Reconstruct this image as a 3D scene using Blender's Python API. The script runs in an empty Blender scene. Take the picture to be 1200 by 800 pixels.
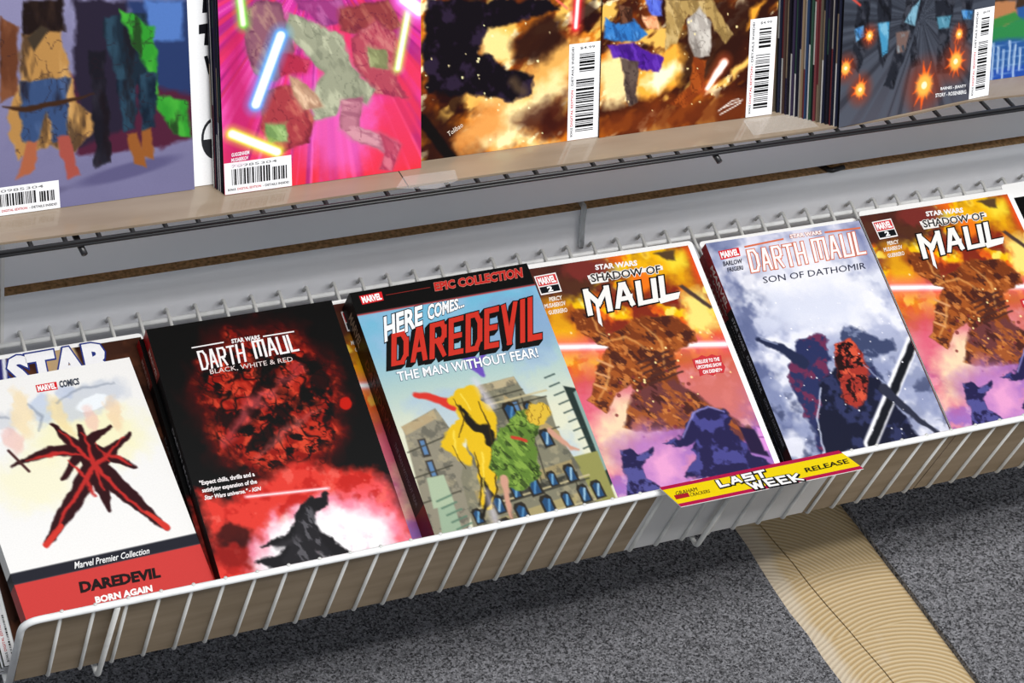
import bpy, bmesh, math, random
import numpy as np
from mathutils import Matrix, Vector
C = bpy.context.scene.collection
SC = bpy.context.scene

# ---------------------------------------------------------------- camera
YAW, PITCH, ROLL = 0.527124, 0.676791, 0.179239
CAM = Vector((-0.692313, -1.224518, 1.336512))
fwd = Vector((math.sin(YAW) * math.cos(PITCH), math.cos(YAW) * math.cos(PITCH), -math.sin(PITCH)))
r0 = fwd.cross(Vector((0, 0, 1))).normalized()
u0 = r0.cross(fwd)
rt = r0 * math.cos(ROLL) + u0 * math.sin(ROLL)
up = -r0 * math.sin(ROLL) + u0 * math.cos(ROLL)
cd = bpy.data.cameras.new('camera')
cam = bpy.data.objects.new('camera', cd)
C.objects.link(cam)
cam.matrix_world = Matrix(((rt.x, up.x, -fwd.x, CAM.x), (rt.y, up.y, -fwd.y, CAM.y), (rt.z, up.z, -fwd.z, CAM.z), (0, 0, 0, 1)))
cd.sensor_width = 36
cd.lens = 2815.8 / 1200 * 36
cd.clip_start = 0.05
SC.camera = cam

# ---------------------------------------------------------------- light
w = bpy.data.worlds.new('shop_light')
SC.world = w
w.use_nodes = True
w.node_tree.nodes['Background'].inputs[0].default_value = (0.88, 0.94, 1.0, 1)
w.node_tree.nodes['Background'].inputs[1].default_value = 0.38
def area(name, loc, target, sx, sy, power, col=(1, 0.985, 0.97)):
    l = bpy.data.lights.new(name, 'AREA')
    l.shape = 'RECTANGLE'; l.size = sx; l.size_y = sy; l.energy = power; l.color = col
    o = bpy.data.objects.new(name, l); C.objects.link(o)
    d = (Vector(target) - Vector(loc)).normalized()
    x = Vector((1, 0, 0)); y = -d.cross(x).normalized() * -1; z = -d
    y = z.cross(x).normalized(); x = y.cross(z)
    o.matrix_world = Matrix(((x.x, y.x, z.x, loc[0]), (x.y, y.y, z.y, loc[1]), (x.z, y.z, z.z, loc[2]), (0, 0, 0, 1)))
    return o
area('ceiling_tube_front', (0.5, -1.60, 2.47), (0.2, 0.15, 0), 2.6, 0.14, 42)
area('ceiling_tube_over', (0.6, -1.15, 2.40), (0.2, 0.1, 0), 2.4, 0.40, 60)
SC.view_settings.view_transform = 'Standard'
SC.view_settings.look = 'None'
SC.view_settings.exposure = 0.0
SC.view_settings.gamma = 1.0
SC.view_settings.use_curve_mapping = False

# ---------------------------------------------------------------- materials
def mat(name, col, rough=0.5, metal=0.0, spec=0.5, coat=0.0, coat_r=0.1):
    m = bpy.data.materials.new(name); m.use_nodes = True
    b = m.node_tree.nodes['Principled BSDF']
    b.inputs['Base Color'].default_value = (*col, 1)
    b.inputs['Roughness'].default_value = rough
    b.inputs['Metallic'].default_value = metal
    b.inputs['Specular IOR Level'].default_value = spec
    b.inputs['Coat Weight'].default_value = coat
    b.inputs['Coat Roughness'].default_value = coat_r
    return m
def nn(m, t, **k):
    n = m.node_tree.nodes.new(t)
    for a, v in k.items(): setattr(n, a, v)
    return n
def lk(m, a, ao, b, bi): m.node_tree.links.new(a.outputs[ao], b.inputs[bi])
def noisy(m, c1, c2, scale, detail=4, stretch=(1, 1, 1), bump=0.0, pos=(0.35, 0.65), dist=0.001, rough=0.5):
    b = m.node_tree.nodes['Principled BSDF']
    tc = nn(m, 'ShaderNodeTexCoord'); mp = nn(m, 'ShaderNodeMapping'); mp.inputs['Scale'].default_value = stretch
    n = nn(m, 'ShaderNodeTexNoise'); n.inputs['Scale'].default_value = scale; n.inputs['Detail'].default_value = detail
    n.inputs['Roughness'].default_value = rough
    r = nn(m, 'ShaderNodeValToRGB')
    r.color_ramp.elements[0].color = (*c1, 1); r.color_ramp.elements[1].color = (*c2, 1)
    r.color_ramp.elements[0].position, r.color_ramp.elements[1].position = pos
    lk(m, tc, 'Object', mp, 'Vector'); lk(m, mp, 'Vector', n, 'Vector'); lk(m, n, 'Fac', r, 'Fac'); lk(m, r, 'Color', b, 'Base Color')
    if bump:
        bp = nn(m, 'ShaderNodeBump'); bp.inputs['Strength'].default_value = bump; bp.inputs['Distance'].default_value = dist
        lk(m, n, 'Fac', bp, 'Height'); lk(m, bp, 'Normal', b, 'Normal')
    return m
def ink_mat(name, rough, coat):
    m = mat(name, (1, 1, 1), rough, coat=coat, coat_r=0.12, spec=0.13)
    a = nn(m, 'ShaderNodeAttribute', attribute_name='Col')
    n = nn(m, 'ShaderNodeTexNoise'); n.inputs['Scale'].default_value = 700; n.inputs['Detail'].default_value = 2
    mr = nn(m, 'ShaderNodeMapRange'); mr.inputs['To Min'].default_value = 0.93; mr.inputs['To Max'].default_value = 1.05
    tc = nn(m, 'ShaderNodeTexCoord')
    mx = nn(m, 'ShaderNodeVectorMath', operation='SCALE')
    lk(m, tc, 'Object', n, 'Vector'); lk(m, n, 'Fac', mr, 'Value'); lk(m, a, 'Color', mx, 'Vector')
    m.node_tree.links.new(mr.outputs['Result'], mx.inputs['Scale'])
    lk(m, mx, 'Vector', m.node_tree.nodes['Principled BSDF'], 'Base Color')
    return m
INK = ink_mat('printed_cover', 0.42, 0.015)
INKM = ink_mat('printed_cover_matte', 0.55, 0.0)
PAPER = noisy(mat('page_edges', (0.75, 0.73, 0.68), 0.9), (0.55, 0.53, 0.48), (0.85, 0.83, 0.78), 60, 3, (0.2, 0.2, 40))
WHITECARD = mat('white_card', (0.83, 0.83, 0.82), 0.5)
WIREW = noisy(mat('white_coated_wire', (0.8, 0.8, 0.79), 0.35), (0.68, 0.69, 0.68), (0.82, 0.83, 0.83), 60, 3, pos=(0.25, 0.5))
WIREL = noisy(mat('white_wire_shaded', (0.6, 0.6, 0.58), 0.4), (0.5, 0.5, 0.48), (0.62, 0.62, 0.6), 60, 3, pos=(0.25, 0.5))  # same white wire; shade on the front wires put in as a greyer colour
WIREB = mat('black_coated_wire', (0.012, 0.012, 0.014), 0.35)
LAM = noisy(mat('grey_laminate', (0.5, 0.5, 0.52), 0.55), (0.85, 0.865, 0.91), (0.88, 0.89, 0.93), 9, 5, bump=0.02)
MDF = noisy(mat('raw_fibreboard', (0.2, 0.13, 0.07), 0.95), (0.24, 0.145, 0.065), (0.72, 0.48, 0.25), 260, 4, (1, 1, 1), bump=0.4, pos=(0.25, 0.6))
CARD = noisy(mat('brown_cardboard', (0.5, 0.4, 0.28), 0.75), (0.25, 0.185, 0.115), (0.31, 0.235, 0.155), 14, 6, (1, 1, 6), bump=0.05)
CARDG = noisy(mat('taped_cardboard', (0.5, 0.4, 0.28), 0.45, coat=0.8, coat_r=0.06), (0.265, 0.20, 0.14), (0.32, 0.25, 0.18), 10, 6, (1, 5, 1), bump=0.03)

# ---------------------------------------------------------------- mesh helpers
def link(name, verts, faces, m, parent=None, smooth=False, cols=None):
    me = bpy.data.meshes.new(name)
    me.from_pydata([tuple(v) for v in verts], [], faces)
    if smooth: me.polygons.foreach_set('use_smooth', [True] * len(me.polygons))
    me.materials.append(m)
    o = bpy.data.objects.new(name, me); C.objects.link(o)
    if parent: o.parent = parent
    return o
def empty(name, loc=(0, 0, 0), mw=None):
    o = bpy.data.objects.new(name, None); C.objects.link(o); o.empty_display_size = 0.02
    if mw is not None: o.matrix_world = mw
    else: o.location = loc
    return o
def tag(o, label=None, cat=None, group=None, kind=None):
    if label: o['label'] = label
    if cat: o['category'] = cat
    if group: o['group'] = group
    if kind: o['kind'] = kind
    return o
def box(a, b):
    (x0, y0, z0), (x1, y1, z1) = a, b
    v = [(x0, y0, z0), (x1, y0, z0), (x1, y1, z0), (x0, y1, z0), (x0, y0, z1), (x1, y0, z1), (x1, y1, z1), (x0, y1, z1)]
    f = [(0, 3, 2, 1), (4, 5, 6, 7), (0, 1, 5, 4), (1, 2, 6, 5), (2, 3, 7, 6), (3, 0, 4, 7)]
    return v, f
def boxo(name, a, b, m, parent=None, bevel=0.0):
    o = link(name, *box(a, b), m, parent)
    if bevel:
        bm = bmesh.new(); bm.from_mesh(o.data)
        bmesh.ops.bevel(bm, geom=bm.edges[:], offset=bevel, segments=2, affect='EDGES')
        bm.to_mesh(o.data); bm.free()
    return o
def fillet(pts, r, n=5):
    out = [Vector(pts[0])]
    for i in range(1, len(pts) - 1):
        p = Vector(pts[i]); a = (Vector(pts[i - 1]) - p); b = (Vector(pts[i + 1]) - p)
        rr = min(r, a.length * .45, b.length * .45)
        s = p + a.normalized() * rr; e = p + b.normalized() * rr
        for k in range(n + 1):
            t = k / n
            out.append(s * (1 - t) ** 2 + p * 2 * t * (1 - t) + e * t * t)
    out.append(Vector(pts[-1]))
    return out
def tube(pts, r, sides=8):
    pts = [Vector(p) for p in pts]
    V, F = [], []
    ref = None
    for i, p in enumerate(pts):
        d = (pts[min(i + 1, len(pts) - 1)] - pts[max(i - 1, 0)]).normalized()
        if ref is None:
            ref = d.cross(Vector((0.3, 0.2, 1))).normalized() if abs(d.z) < .9 else d.cross(Vector((1, 0, 0))).normalized()
        ref = (ref - d * ref.dot(d)).normalized(); s = d.cross(ref)
        for k in range(sides):
            a = 2 * math.pi * k / sides
            V.append(p + ref * math.cos(a) * r + s * math.sin(a) * r)
    for i in range(len(pts) - 1):
        for k in range(sides):
            a = i * sides + k; b = i * sides + (k + 1) % sides
            F.append((a, b, b + sides, a + sides))
    n = len(V)
    F.append(tuple(range(sides - 1, -1, -1))); F.append(tuple(range(n - sides, n)))
    return V, F
def tubeo(name, pts, r, m, parent=None, sides=8):
    return link(name, *tube(pts, r, sides), m, parent, smooth=True)

# ---------------------------------------------------------------- painting of printed covers (millimetres, u right, v down)
GAIN = 0.88   # print colour gain, evens out how much light each row gets
def lin(c):
    c = np.clip(np.asarray(c, float), 0, 1)
    c = np.where(c <= 0.04045, c / 12.92, ((c + 0.055) / 1.055) ** 2.4)
    return np.clip(c * GAIN - 0.003, 0.002, 0.92)
def H(s):
    if not isinstance(s, str): return np.asarray(s, float)
    return np.array([int(s[i:i + 2], 16) / 255 for i in (0, 2, 4)])
class Art:
    def __init__(s, W, Hh, res=0.8, base='ffffff', seed=1):
        s.W, s.H = W, Hh
        s.nx, s.ny = int(W / res) + 1, int(Hh / res) + 1
        s.U, s.V = np.meshgrid(np.linspace(0, W, s.nx), np.linspace(0, Hh, s.ny))
        s.c = np.zeros((s.ny, s.nx, 3)) + H(base)
        s.seed = seed
    def fbm(s, seed, sx, sy=None, octv=4, U=None, V=None, ang=0):
        sy = sy or sx
        U = s.U if U is None else U; V = s.V if V is None else V
        ca, sa = math.cos(math.radians(ang)), math.sin(math.radians(ang))
        U, V = U * ca + V * sa, -U * sa + V * ca
        rs = np.random.RandomState(seed * 77 + s.seed); tot = 0; amp = 1; out = 0
        for o in range(octv):
            x = U / sx * 2 ** o + 137.3 * o + 400; y = V / sy * 2 ** o + 91.7 * o + 400
            L = rs.rand(128, 128)
            xi = np.floor(x).astype(int); yi = np.floor(y).astype(int); fx = x - xi; fy = y - yi
            fx = fx * fx * (3 - 2 * fx); fy = fy * fy * (3 - 2 * fy)
            g = lambda a, b: L[b % 128, a % 128]
            out = out + amp * ((g(xi, yi) * (1 - fx) + g(xi + 1, yi) * fx) * (1 - fy) + (g(xi, yi + 1) * (1 - fx) + g(xi + 1, yi + 1) * fx) * fy)
            tot += amp; amp *= 0.55
        return out / tot
    def put(s, m, c):
        m = np.clip(m, 0, 1)[..., None]; s.c = s.c * (1 - m) + H(c) * m; return m[..., 0]
    def warp(s, k, sc=9):
        if not k: return s.U, s.V
        s.ws = getattr(s, 'ws', 50) + 2
        return s.U + (s.fbm(s.ws, sc, octv=3) - .5) * 2 * k, s.V + (s.fbm(s.ws + 1, sc, octv=3) - .5) * 2 * k
    def poly(s, pts, c, soft=0.7, warp=0, a=1, sc=9):
        U, V = s.warp(warp, sc); d = np.full(U.shape, 1e9); ins = np.zeros(U.shape, bool)
        n = len(pts)
        for i in range(n):
            (x0, y0), (x1, y1) = pts[i], pts[(i + 1) % n]
            ex, ey = x1 - x0, y1 - y0; wx, wy = U - x0, V - y0
            t = np.clip((wx * ex + wy * ey) / (ex * ex + ey * ey + 1e-9), 0, 1)
            d = np.minimum(d, (wx - ex * t) ** 2 + (wy - ey * t) ** 2)
            cnd = ((y0 > V) != (y1 > V)) & (U < (x1 - x0) * (V - y0) / ((y1 - y0) if y1 != y0 else 1e-9) + x0)
            ins ^= cnd
        d = np.sqrt(d) * np.where(ins, 1, -1)
        return s.put(np.clip(d / soft * .5 + .5, 0, 1) * a, c)
    def blob(s, x, y, rx, ry, c, soft=.3, ang=0, warp=0, a=1, sc=9):
        U, V = s.warp(warp, sc); ca, sa = math.cos(math.radians(ang)), math.sin(math.radians(ang))
        X, Y = U - x, V - y; X, Y = (X * ca + Y * sa) / rx, (-X * sa + Y * ca) / ry
        t = np.clip((1 - np.sqrt(X * X + Y * Y)) / soft + .5, 0, 1)
        return s.put(t * t * (3 - 2 * t) * a, c)
    def line(s, pts, w, c, soft=.7, warp=0, a=1, sc=9):
        U, V = s.warp(warp, sc); m = np.zeros(U.shape)
        ws = np.interp(np.linspace(0, 1, len(pts)), np.linspace(0, 1, len(w)), w) if isinstance(w, (list, tuple)) else [w] * len(pts)
        for i in range(len(pts) - 1):
            (x0, y0), (x1, y1) = pts[i], pts[i + 1]
            ex, ey = x1 - x0, y1 - y0; wx, wy = U - x0, V - y0
            t = np.clip((wx * ex + wy * ey) / (ex * ex + ey * ey + 1e-9), 0, 1)
            d = np.sqrt((wx - ex * t) ** 2 + (wy - ey * t) ** 2)
            r = (ws[i] + (ws[i + 1] - ws[i]) * t) / 2
            m = np.maximum(m, np.clip((r - d) / soft * .5 + .5, 0, 1))
        return s.put(m * a, c)
    def tex(s, c, sx, thr=.5, soft=.15, a=1, sy=None, ang=0, mask=None, octv=4):
        s.ts = getattr(s, 'ts', 5) + 1
        m = np.clip((s.fbm(s.ts, sx, sy, octv, ang=ang) - thr) / soft, 0, 1) * a
        return s.put(m if mask is None else m * mask, c)
    def grad(s, stops):
        vs = [q[0] for q in stops]; cs = np.array([H(q[1]) for q in stops])
        for k in range(3): s.c[..., k] = np.interp(s.V, vs, cs[:, k])
    def glow(s, pts, w, c, core='ffffff', r=4):
        s.line(pts, w + r * 2, c, soft=r * 1.3, a=.6); s.line(pts, w + r, c, soft=r * .5, a=.8); s.line(pts, w, core, soft=.8)
    def crack(s, c, sc, wid=.02, a=1, mask=None):
        s.ts = getattr(s, 'ts', 5) + 1
        m = np.clip(1 - np.abs(s.fbm(s.ts, sc, octv=3) - .5) / wid, 0, 1) * a
        return s.put(m if mask is None else m * mask, c)
    def specks(s, c, n, r, box, seed=3, a=1):
        rs = np.random.RandomState(seed)
        for i in range(n):
            x = box[0] + rs.rand() * (box[2] - box[0]); y = box[1] + rs.rand() * (box[3] - box[1]); q = r * (.4 + rs.rand())
            m = np.clip((q - np.hypot(s.U - x, s.V - y)) / .6 + .5, 0, 1); s.put(m * a, c)
    def build(s, name, m, parent, h=None, curl=0.0):
        nx, ny = s.nx, s.ny
        X = s.U / 1000; Y = (s.H - s.V) / 1000
        Z = np.zeros_like(X)
        if curl: Z = curl * np.sin(np.pi * X / X.max()) * (Y / Y.max())
        co = np.stack([X, Y, Z], -1).reshape(-1, 3)
        i = np.arange(ny - 1)[:, None] * nx + np.arange(nx - 1)[None]
        f = np.stack([i, i + nx, i + nx + 1, i + 1], -1).reshape(-1, 4)
        me = bpy.data.meshes.new(name)
        me.vertices.add(len(co)); me.vertices.foreach_set('co', co.ravel())
        me.loops.add(f.size); me.loops.foreach_set('vertex_index', f.ravel())
        me.polygons.add(len(f)); me.polygons.foreach_set('loop_start', np.arange(0, f.size, 4))
        me.update(calc_edges=True)
        at = me.color_attributes.new('Col', 'FLOAT_COLOR', 'POINT')
        cc = np.concatenate([lin(s.c).reshape(-1, 3), np.ones((nx * ny, 1))], 1)
        at.data.foreach_set('color', cc.ravel())
        me.materials.append(m)
        o = bpy.data.objects.new(name, me); C.objects.link(o); o.parent = parent
        return o

# ---------------------------------------------------------------- lettering and flat print
_txt = {}
def text_mesh(s, bold):
    k = (s, bold)
    if k in _txt: return _txt[k]
    cu = bpy.data.curves.new('t', 'FONT'); cu.body = s; cu.offset = bold; cu.resolution_u = 2
    o = bpy.data.objects.new('t', cu); me = bpy.data.meshes.new_from_object(o)
    v = [(q.co.x, q.co.y) for q in me.vertices]; f = [tuple(p.vertices) for p in me.polygons]
    bpy.data.objects.remove(o); bpy.data.meshes.remove(me); bpy.data.curves.remove(cu)
    _txt[k] = (v, f); return v, f
GL = {
 'D': (1, [[(0, 0), (0, 1), (.7, 1), (1, .75), (1, .25), (.7, 0), (0, 0)]]),
 'A': (1, [[(0, 0), (.42, 1), (.58, 1), (1, 0)], [(.2, .32), (.8, .32)]]),
 'R': (1, [[(0, 0), (0, 1), (.8, 1), (1, .85), (1, .6), (.8, .48), (0, .48)], [(.45, .48), (1, 0)]]),
 'E': (.85, [[(1, 1), (0, 1), (0, 0), (1, 0)], [(0, .5), (.85, .5)]]),
 'V': (1, [[(0, 1), (.5, 0), (1, 1)]]), 'I': (.12, [[(.5, 0), (.5, 1)]]),
 'L': (.85, [[(0, 1), (0, 0), (1, 0)]]), 'T': (.95, [[(0, 1), (1, 1)], [(.5, 1), (.5, 0)]]),
 'H': (1, [[(0, 0), (0, 1)], [(1, 0), (1, 1)], [(0, .5), (1, .5)]]),
 'M': (1.35, [[(0, 0), (0, 1), (.5, 1), (1, 1), (1, 0)], [(.5, 1), (.5, .1)]]),
 'm': (1.3, [[(0, 0), (0, 1), (.5, .35), (1, 1), (1, 0)]]),
 'U': (1, [[(0, 1), (0, 0), (1, 0), (1, 1)]]), 'S': (.9, [[(1, 1), (0, 1), (0, .52), (1, .52), (1, 0), (0, 0)]]),
 'W': (1.4, [[(0, 1), (.27, 0), (.5, .8), (.73, 0), (1, 1)]]), 'K': (.95, [[(0, 0), (0, 1)], [(1, 1), (.1, .45), (1, 0)]]),
 'C': (.9, [[(1, 1), (0, 1), (0, 0), (1, 0)]]), 'O': (.9, [[(0, 0), (0, 1), (1, 1), (1, 0), (0, 0)]]), ' ': (.5, []),
}
class Print:
    def __init__(s, hmm): s.v, s.f, s.c, s.h = [], [], [], hmm
    def add(s, pts, faces, c, l):
        b = len(s.v); c = (*lin(H(c)), 1)
        s.v += [(p[0] / 1000, (s.h - p[1]) / 1000, l * 0.00012) for p in pts]
        for f in faces: s.f.append(tuple(b + i for i in f)); s.c.append(c)
        return s
    def q(s, Q, fx, fy):   # Q = two corners or TL,TR,BR,BL ; fx right, fy down in 0..1
        if len(Q) == 2:
            return (Q[0][0] + (Q[1][0] - Q[0][0]) * fx, Q[0][1] + (Q[1][1] - Q[0][1]) * fy)
        a = [Q[0][k] + (Q[1][k] - Q[0][k]) * fx for k in (0, 1)]; b = [Q[3][k] + (Q[2][k] - Q[3][k]) * fx for k in (0, 1)]
        return (a[0] + (b[0] - a[0]) * fy, a[1] + (b[1] - a[1]) * fy)
    def rect(s, Q, c, l=1): return s.add([s.q(Q, 0, 0), s.q(Q, 1, 0), s.q(Q, 1, 1), s.q(Q, 0, 1)], [(3, 2, 1, 0)], c, l)
    def poly(s, pts, c, l=1): return s.add(pts, [tuple(range(len(pts)))], c, l)
    def text(s, t, Q, c, bold=.02, l=3, out=None, outc='000000', ang=0, shear=0, drop=None):
        v0, f0 = text_mesh(t, bold)
        xs = [p[0] for p in v0]; ys = [p[1] for p in v0]; x0, x1, y0, y1 = min(xs), max(xs), min(ys), max(ys)
        def mp(v, dx=0, dy=0):
            r = []
            for x, y in v:
                fx, fy = (x - x0) / (x1 - x0), (y1 - y) / (y1 - y0)
                fx += shear * (.5 - fy)
                if ang: fx, fy = (fy, 1 - fx) if ang == 90 else (1 - fy, fx)
                p = s.q(Q, fx, fy); r.append((p[0] + dx, p[1] + dy))
            return r
        if drop:
            v2, f2 = text_mesh(t, bold + (out or 0))
            for k in range(1, drop[2] + 1): s.add(mp(v2, drop[0] * k / drop[2], drop[1] * k / drop[2]), f2, outc, l - 1.5 + .02 * k)
        if out:
            v2, f2 = text_mesh(t, bold + out); s.add(mp(v2), f2, outc, l - 1)
        return s.add(mp(v0), f0, c, l)
    def block(s, t, Q, c, th=.28, l=3, out=0, outc='000000', gap=.22, shear=0, drop=None, jit=0, heights=None):
        """heavy title letters; th = stroke width as a share of a letter's width, out in mm"""
        ws = [GL[ch][0] for ch in t]; th_c = th; tot = sum(w_ + th for w_ in ws) + gap * (len(t) - 1)
        A, B = s.q(Q, 0, 0), s.q(Q, 1, 0); D = s.q(Q, 0, 1)
        Wm = math.dist(A, B); Hm = math.dist(A, D); k = Wm / tot; tm = th * k
        rs = random.Random(len(t))
        def emit(extra, col, lay, dx=0, dy=0):
            x = 0; sg = 0
            for ci, (ch, w_) in enumerate(zip(t, ws)):
                x0 = (x + th / 2) * k; wc = w_ * k; y0 = tm * .45; hc = Hm - 2 * y0
                jy = (rs.random() - .5) * jit if jit else 0
                lo, hi = (-extra, Hm + extra)
                if heights: hi += heights[ci]
                for stq in GL[ch][1]:
                    P = [(x0 + p[0] * wc, y0 + (1 - p[1]) * hc) for p in stq]
                    for i in range(len(P) - 1):
                        (ax, ay), (bx, by) = P[i], P[i + 1]; L = math.hypot(bx - ax, by - ay) + 1e-9
                        ux, uy = (bx - ax) / L, (by - ay) / L
                        hw = (tm if abs(uy) > .3 else tm * .85) / 2 + extra; e = tm / 2 * .9 + extra
                        if abs(ux) > .15 and abs(uy) > .15: e *= 1.0
                        ce = [(ax - ux * e - uy * hw, ay - uy * e + ux * hw), (bx + ux * e - uy * hw, by + uy * e + ux * hw),
                              (bx + ux * e + uy * hw, by + uy * e - ux * hw), (ax - ux * e + uy * hw, ay - uy * e - ux * hw)]
                        ce = [(min(max(cx, x * k - extra), (x + w_ + th) * k + extra), min(max(cy, lo), hi) + jy) for cx, cy in ce]
                        pts = [s.q(Q, (cx + dx + shear * (Hm / 2 - cy)) / Wm, (cy + dy) / Hm) for cx, cy in ce]
                        s.add(pts, [(0, 1, 2, 3)], col, lay + .09 * (sg % 9)); sg += 1
                x += w_ + th + gap
        if drop:
            for j in range(1, drop[2] + 1): rs.seed(len(t)); emit(out, outc, l - 1.5 + .02 * j, drop[0] * j / drop[2], drop[1] * j / drop[2])
        if out: rs.seed(len(t)); emit(out, outc, l - 1)
        rs.seed(len(t)); emit(0, c, l); return s
    def bars(s, Q, c='101010', l=2, seed=1, n=46, vertical=False, gapat=.68):
        rs = random.Random(seed); x = 0
        while x < 1:
            wv = rs.choice([1, 1, 2, 3]) / 95; g = rs.choice([1, 1, 2]) / 95
            if not (gapat < x < gapat + .05):
                top = 0 if x < gapat else .16
                if vertical: R = [s.q(Q, top, 1 - x), s.q(Q, 1, 1 - x), s.q(Q, 1, max(0, 1 - x - wv)), s.q(Q, top, max(0, 1 - x - wv))]
                else: R = [s.q(Q, x, top), s.q(Q, min(1, x + wv), top), s.q(Q, min(1, x + wv), 1), s.q(Q, x, 1)]
                s.add(R, [(0, 1, 2, 3)], c, l)
            x += wv + g
        return s
    def build(s, name, parent, m=None, fn=None):
        v = s.v if fn is None else [fn(p) for p in s.v]
        o = link(name, v, s.f, m or INK, parent)
        me = o.data; at = me.color_attributes.new('Col', 'FLOAT_COLOR', 'CORNER')
        arr = []
        for p, c in zip(me.polygons, s.c): arr += list(c) * p.loop_total
        at.data.foreach_set('color', arr)
        return o
def barcode_h(h, W0, V0, W1, V1, parent, seed=1):
    P = Print(h); P.rect([(W0, V0), (W1, V1)], 'e9e9ec', 1)
    P.text('70985304', [(W0 + 6, V0 + 2), (W1 - 12, V0 + 4.2)], '777777', .005, 2)
    P.bars([(W0 + 6, V0 + 5.5), (W1 - 4, V1 - 7)], seed=seed)
    P.text('BONUS', [(W0 + 2.5, V1 - 4.6), (W0 + 9, V1 - 2.6)], '303030', .02, 2)
    P.text('DIGITAL EDITION', [(W0 + 10.3, V1 - 4.6), (W0 + 30, V1 - 2.6)], 'c04040', .02, 2)
    P.text('- DETAILS INSIDE!', [(W0 + 31.5, V1 - 4.6), (W1 - 2.5, V1 - 2.6)], '303030', .02, 2)
    return tag(P.build('barcode_label', parent), 'white barcode label')
def barcode_v(h, W0, V0, W1, V1, parent, seed=1):
    P = Print(h); P.rect([(W0, V0), (W1, V1)], 'ececee', 1); Lv = V1 - V0
    P.bars([(W0 + 7, V0 + 9), (W1 - 5, V1 - 7)], seed=seed, vertical=True)
    P.text('$4.99', [(W0 + 10, V0 + 3), (W1 - 5, V0 + 5.5)], '555555', .01, 2)
    P.text('BONUS', [(W0 + 2.5, V1 - 11), (W0 + 4.6, V1 - 3)], '303030', .02, 2, ang=90)
    P.text('DIGITAL EDITION', [(W0 + 2.5, V1 - 12 - Lv * .38), (W0 + 4.6, V1 - 12)], 'c03030', .02, 2, ang=90)
    P.text('- DETAILS INSIDE!', [(W0 + 2.5, V0 + 2.5), (W0 + 4.6, V1 - 13 - Lv * .38)], '303030', .02, 2, ang=90)
    return tag(P.build('barcode_label', parent), 'white barcode label')
def badge(P, Q, l=2):   # red box with white letters
    P.rect(Q, 'd8262c', l)
    P.text('MARVEL', [P.q(Q, .06, .12), P.q(Q, .94, .12), P.q(Q, .94, .88), P.q(Q, .06, .88)], 'ffffff', .045, l + 1)
def badge2(P, Q, num='2'):   # framed corner box
    g = lambda a, b, c_, d: [P.q(Q, a, b), P.q(Q, c_, b), P.q(Q, c_, d), P.q(Q, a, d)]
    P.rect(Q, 'f4f0f0', 2); P.rect(g(.05, .06, .95, .55), 'd03a3c', 3)
    P.text('MARVEL', g(.1, .12, .9, .49), 'ffffff', .045, 4)
    P.rect(g(.05, .6, .95, .93), '15181c', 3); P.text(num, g(.38, .63, .62, .9), 'ffffff', .05, 4)

# ---------------------------------------------------------------- books
# lower basket profile in the (y, z) plane
TH, BD, PHI = 0.38112, 0.106396, 1.216707
BY, BZ = 0.036891, -0.099795
EX = Vector((1, 0, 0)); EU = Vector((0, math.cos(TH), math.sin(TH))); EN = Vector((0, -math.sin(TH), math.cos(TH)))
def frame(O, ex, eu, en):
    return Matrix(((ex.x, eu.x, en.x, O.x), (ex.y, eu.y, en.y, O.y), (ex.z, eu.z, en.z, O.z), (0, 0, 0, 1)))
def lowerM(x, s, t, rot=0, side=0, back=0):
    O = Vector((x, BY, BZ)) + EU * (s + .0022) + EN * t
    a = math.radians(rot); ex = EX * math.cos(a) + EU * math.sin(a); eu = -EX * math.sin(a) + EU * math.cos(a)
    en = EN; a, b = math.radians(side), math.radians(back)
    ex, en = ex * math.cos(a) + en * math.sin(a), en * math.cos(a) - ex * math.sin(a)
    eu = eu * math.cos(b) + en * math.sin(b)
    ex = (ex - eu * ex.dot(eu)).normalized(); en = ex.cross(eu).normalized()
    return frame(O, ex, eu, en)
LEAN = math.radians(17.5); ZS = 0.2112
def upperM(x, y, yaw=0, z=ZS):
    a = math.radians(yaw); ex = Vector((math.cos(a), math.sin(a), 0)); f = Vector((-math.sin(a), math.cos(a), 0))
    eu = f * math.sin(LEAN) + Vector((0, 0, 1)) * math.cos(LEAN); en = ex.cross(eu)
    return frame(Vector((x, y, z)), ex, eu, en)
def volume(name, mw, art, T, spine_bands=None, cover_t=0.0004, paper=None, curl=0, ink=None, back='202020'):
    """a bound comic: front cover, page block, back cover and spine, origin at the lower left corner of the front"""
    root = empty(name, mw=mw); W, h = art.W / 1000, art.H / 1000
    fc = art.build('front_cover', ink or INK, root, curl=curl)
    i = 0.0012
    boxo('page_block', (i * .3, i, -T + .0003), (W - i, h - i, -.00015), paper or PAPER, root)
    P = Print(art.H)
    P.rect([(0, 0), (art.W, art.H)], back, 0)
    P.build('back_cover', root, fn=lambda p: (p[0], p[1], -T))
    for f_ in root.children:
        if f_.name.startswith('back_cover'): f_.data.flip_normals()
    P = Print(art.H)
    bands = spine_bands or [(0, art.H, back)]
    for v0, v1, c in bands: P.rect([(0, v0), (T * 1000, v1)], c, 0)
    sp = P.build('spine', root, fn=lambda p: (-0.00005, p[1], -p[0]))
    return root, fc, sp
def dup(o, parent=None):
    c = o.copy(); C.objects.link(c)
    if parent: c.parent = parent
    for ch in o.children: dup(ch, c)
    return c

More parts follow.
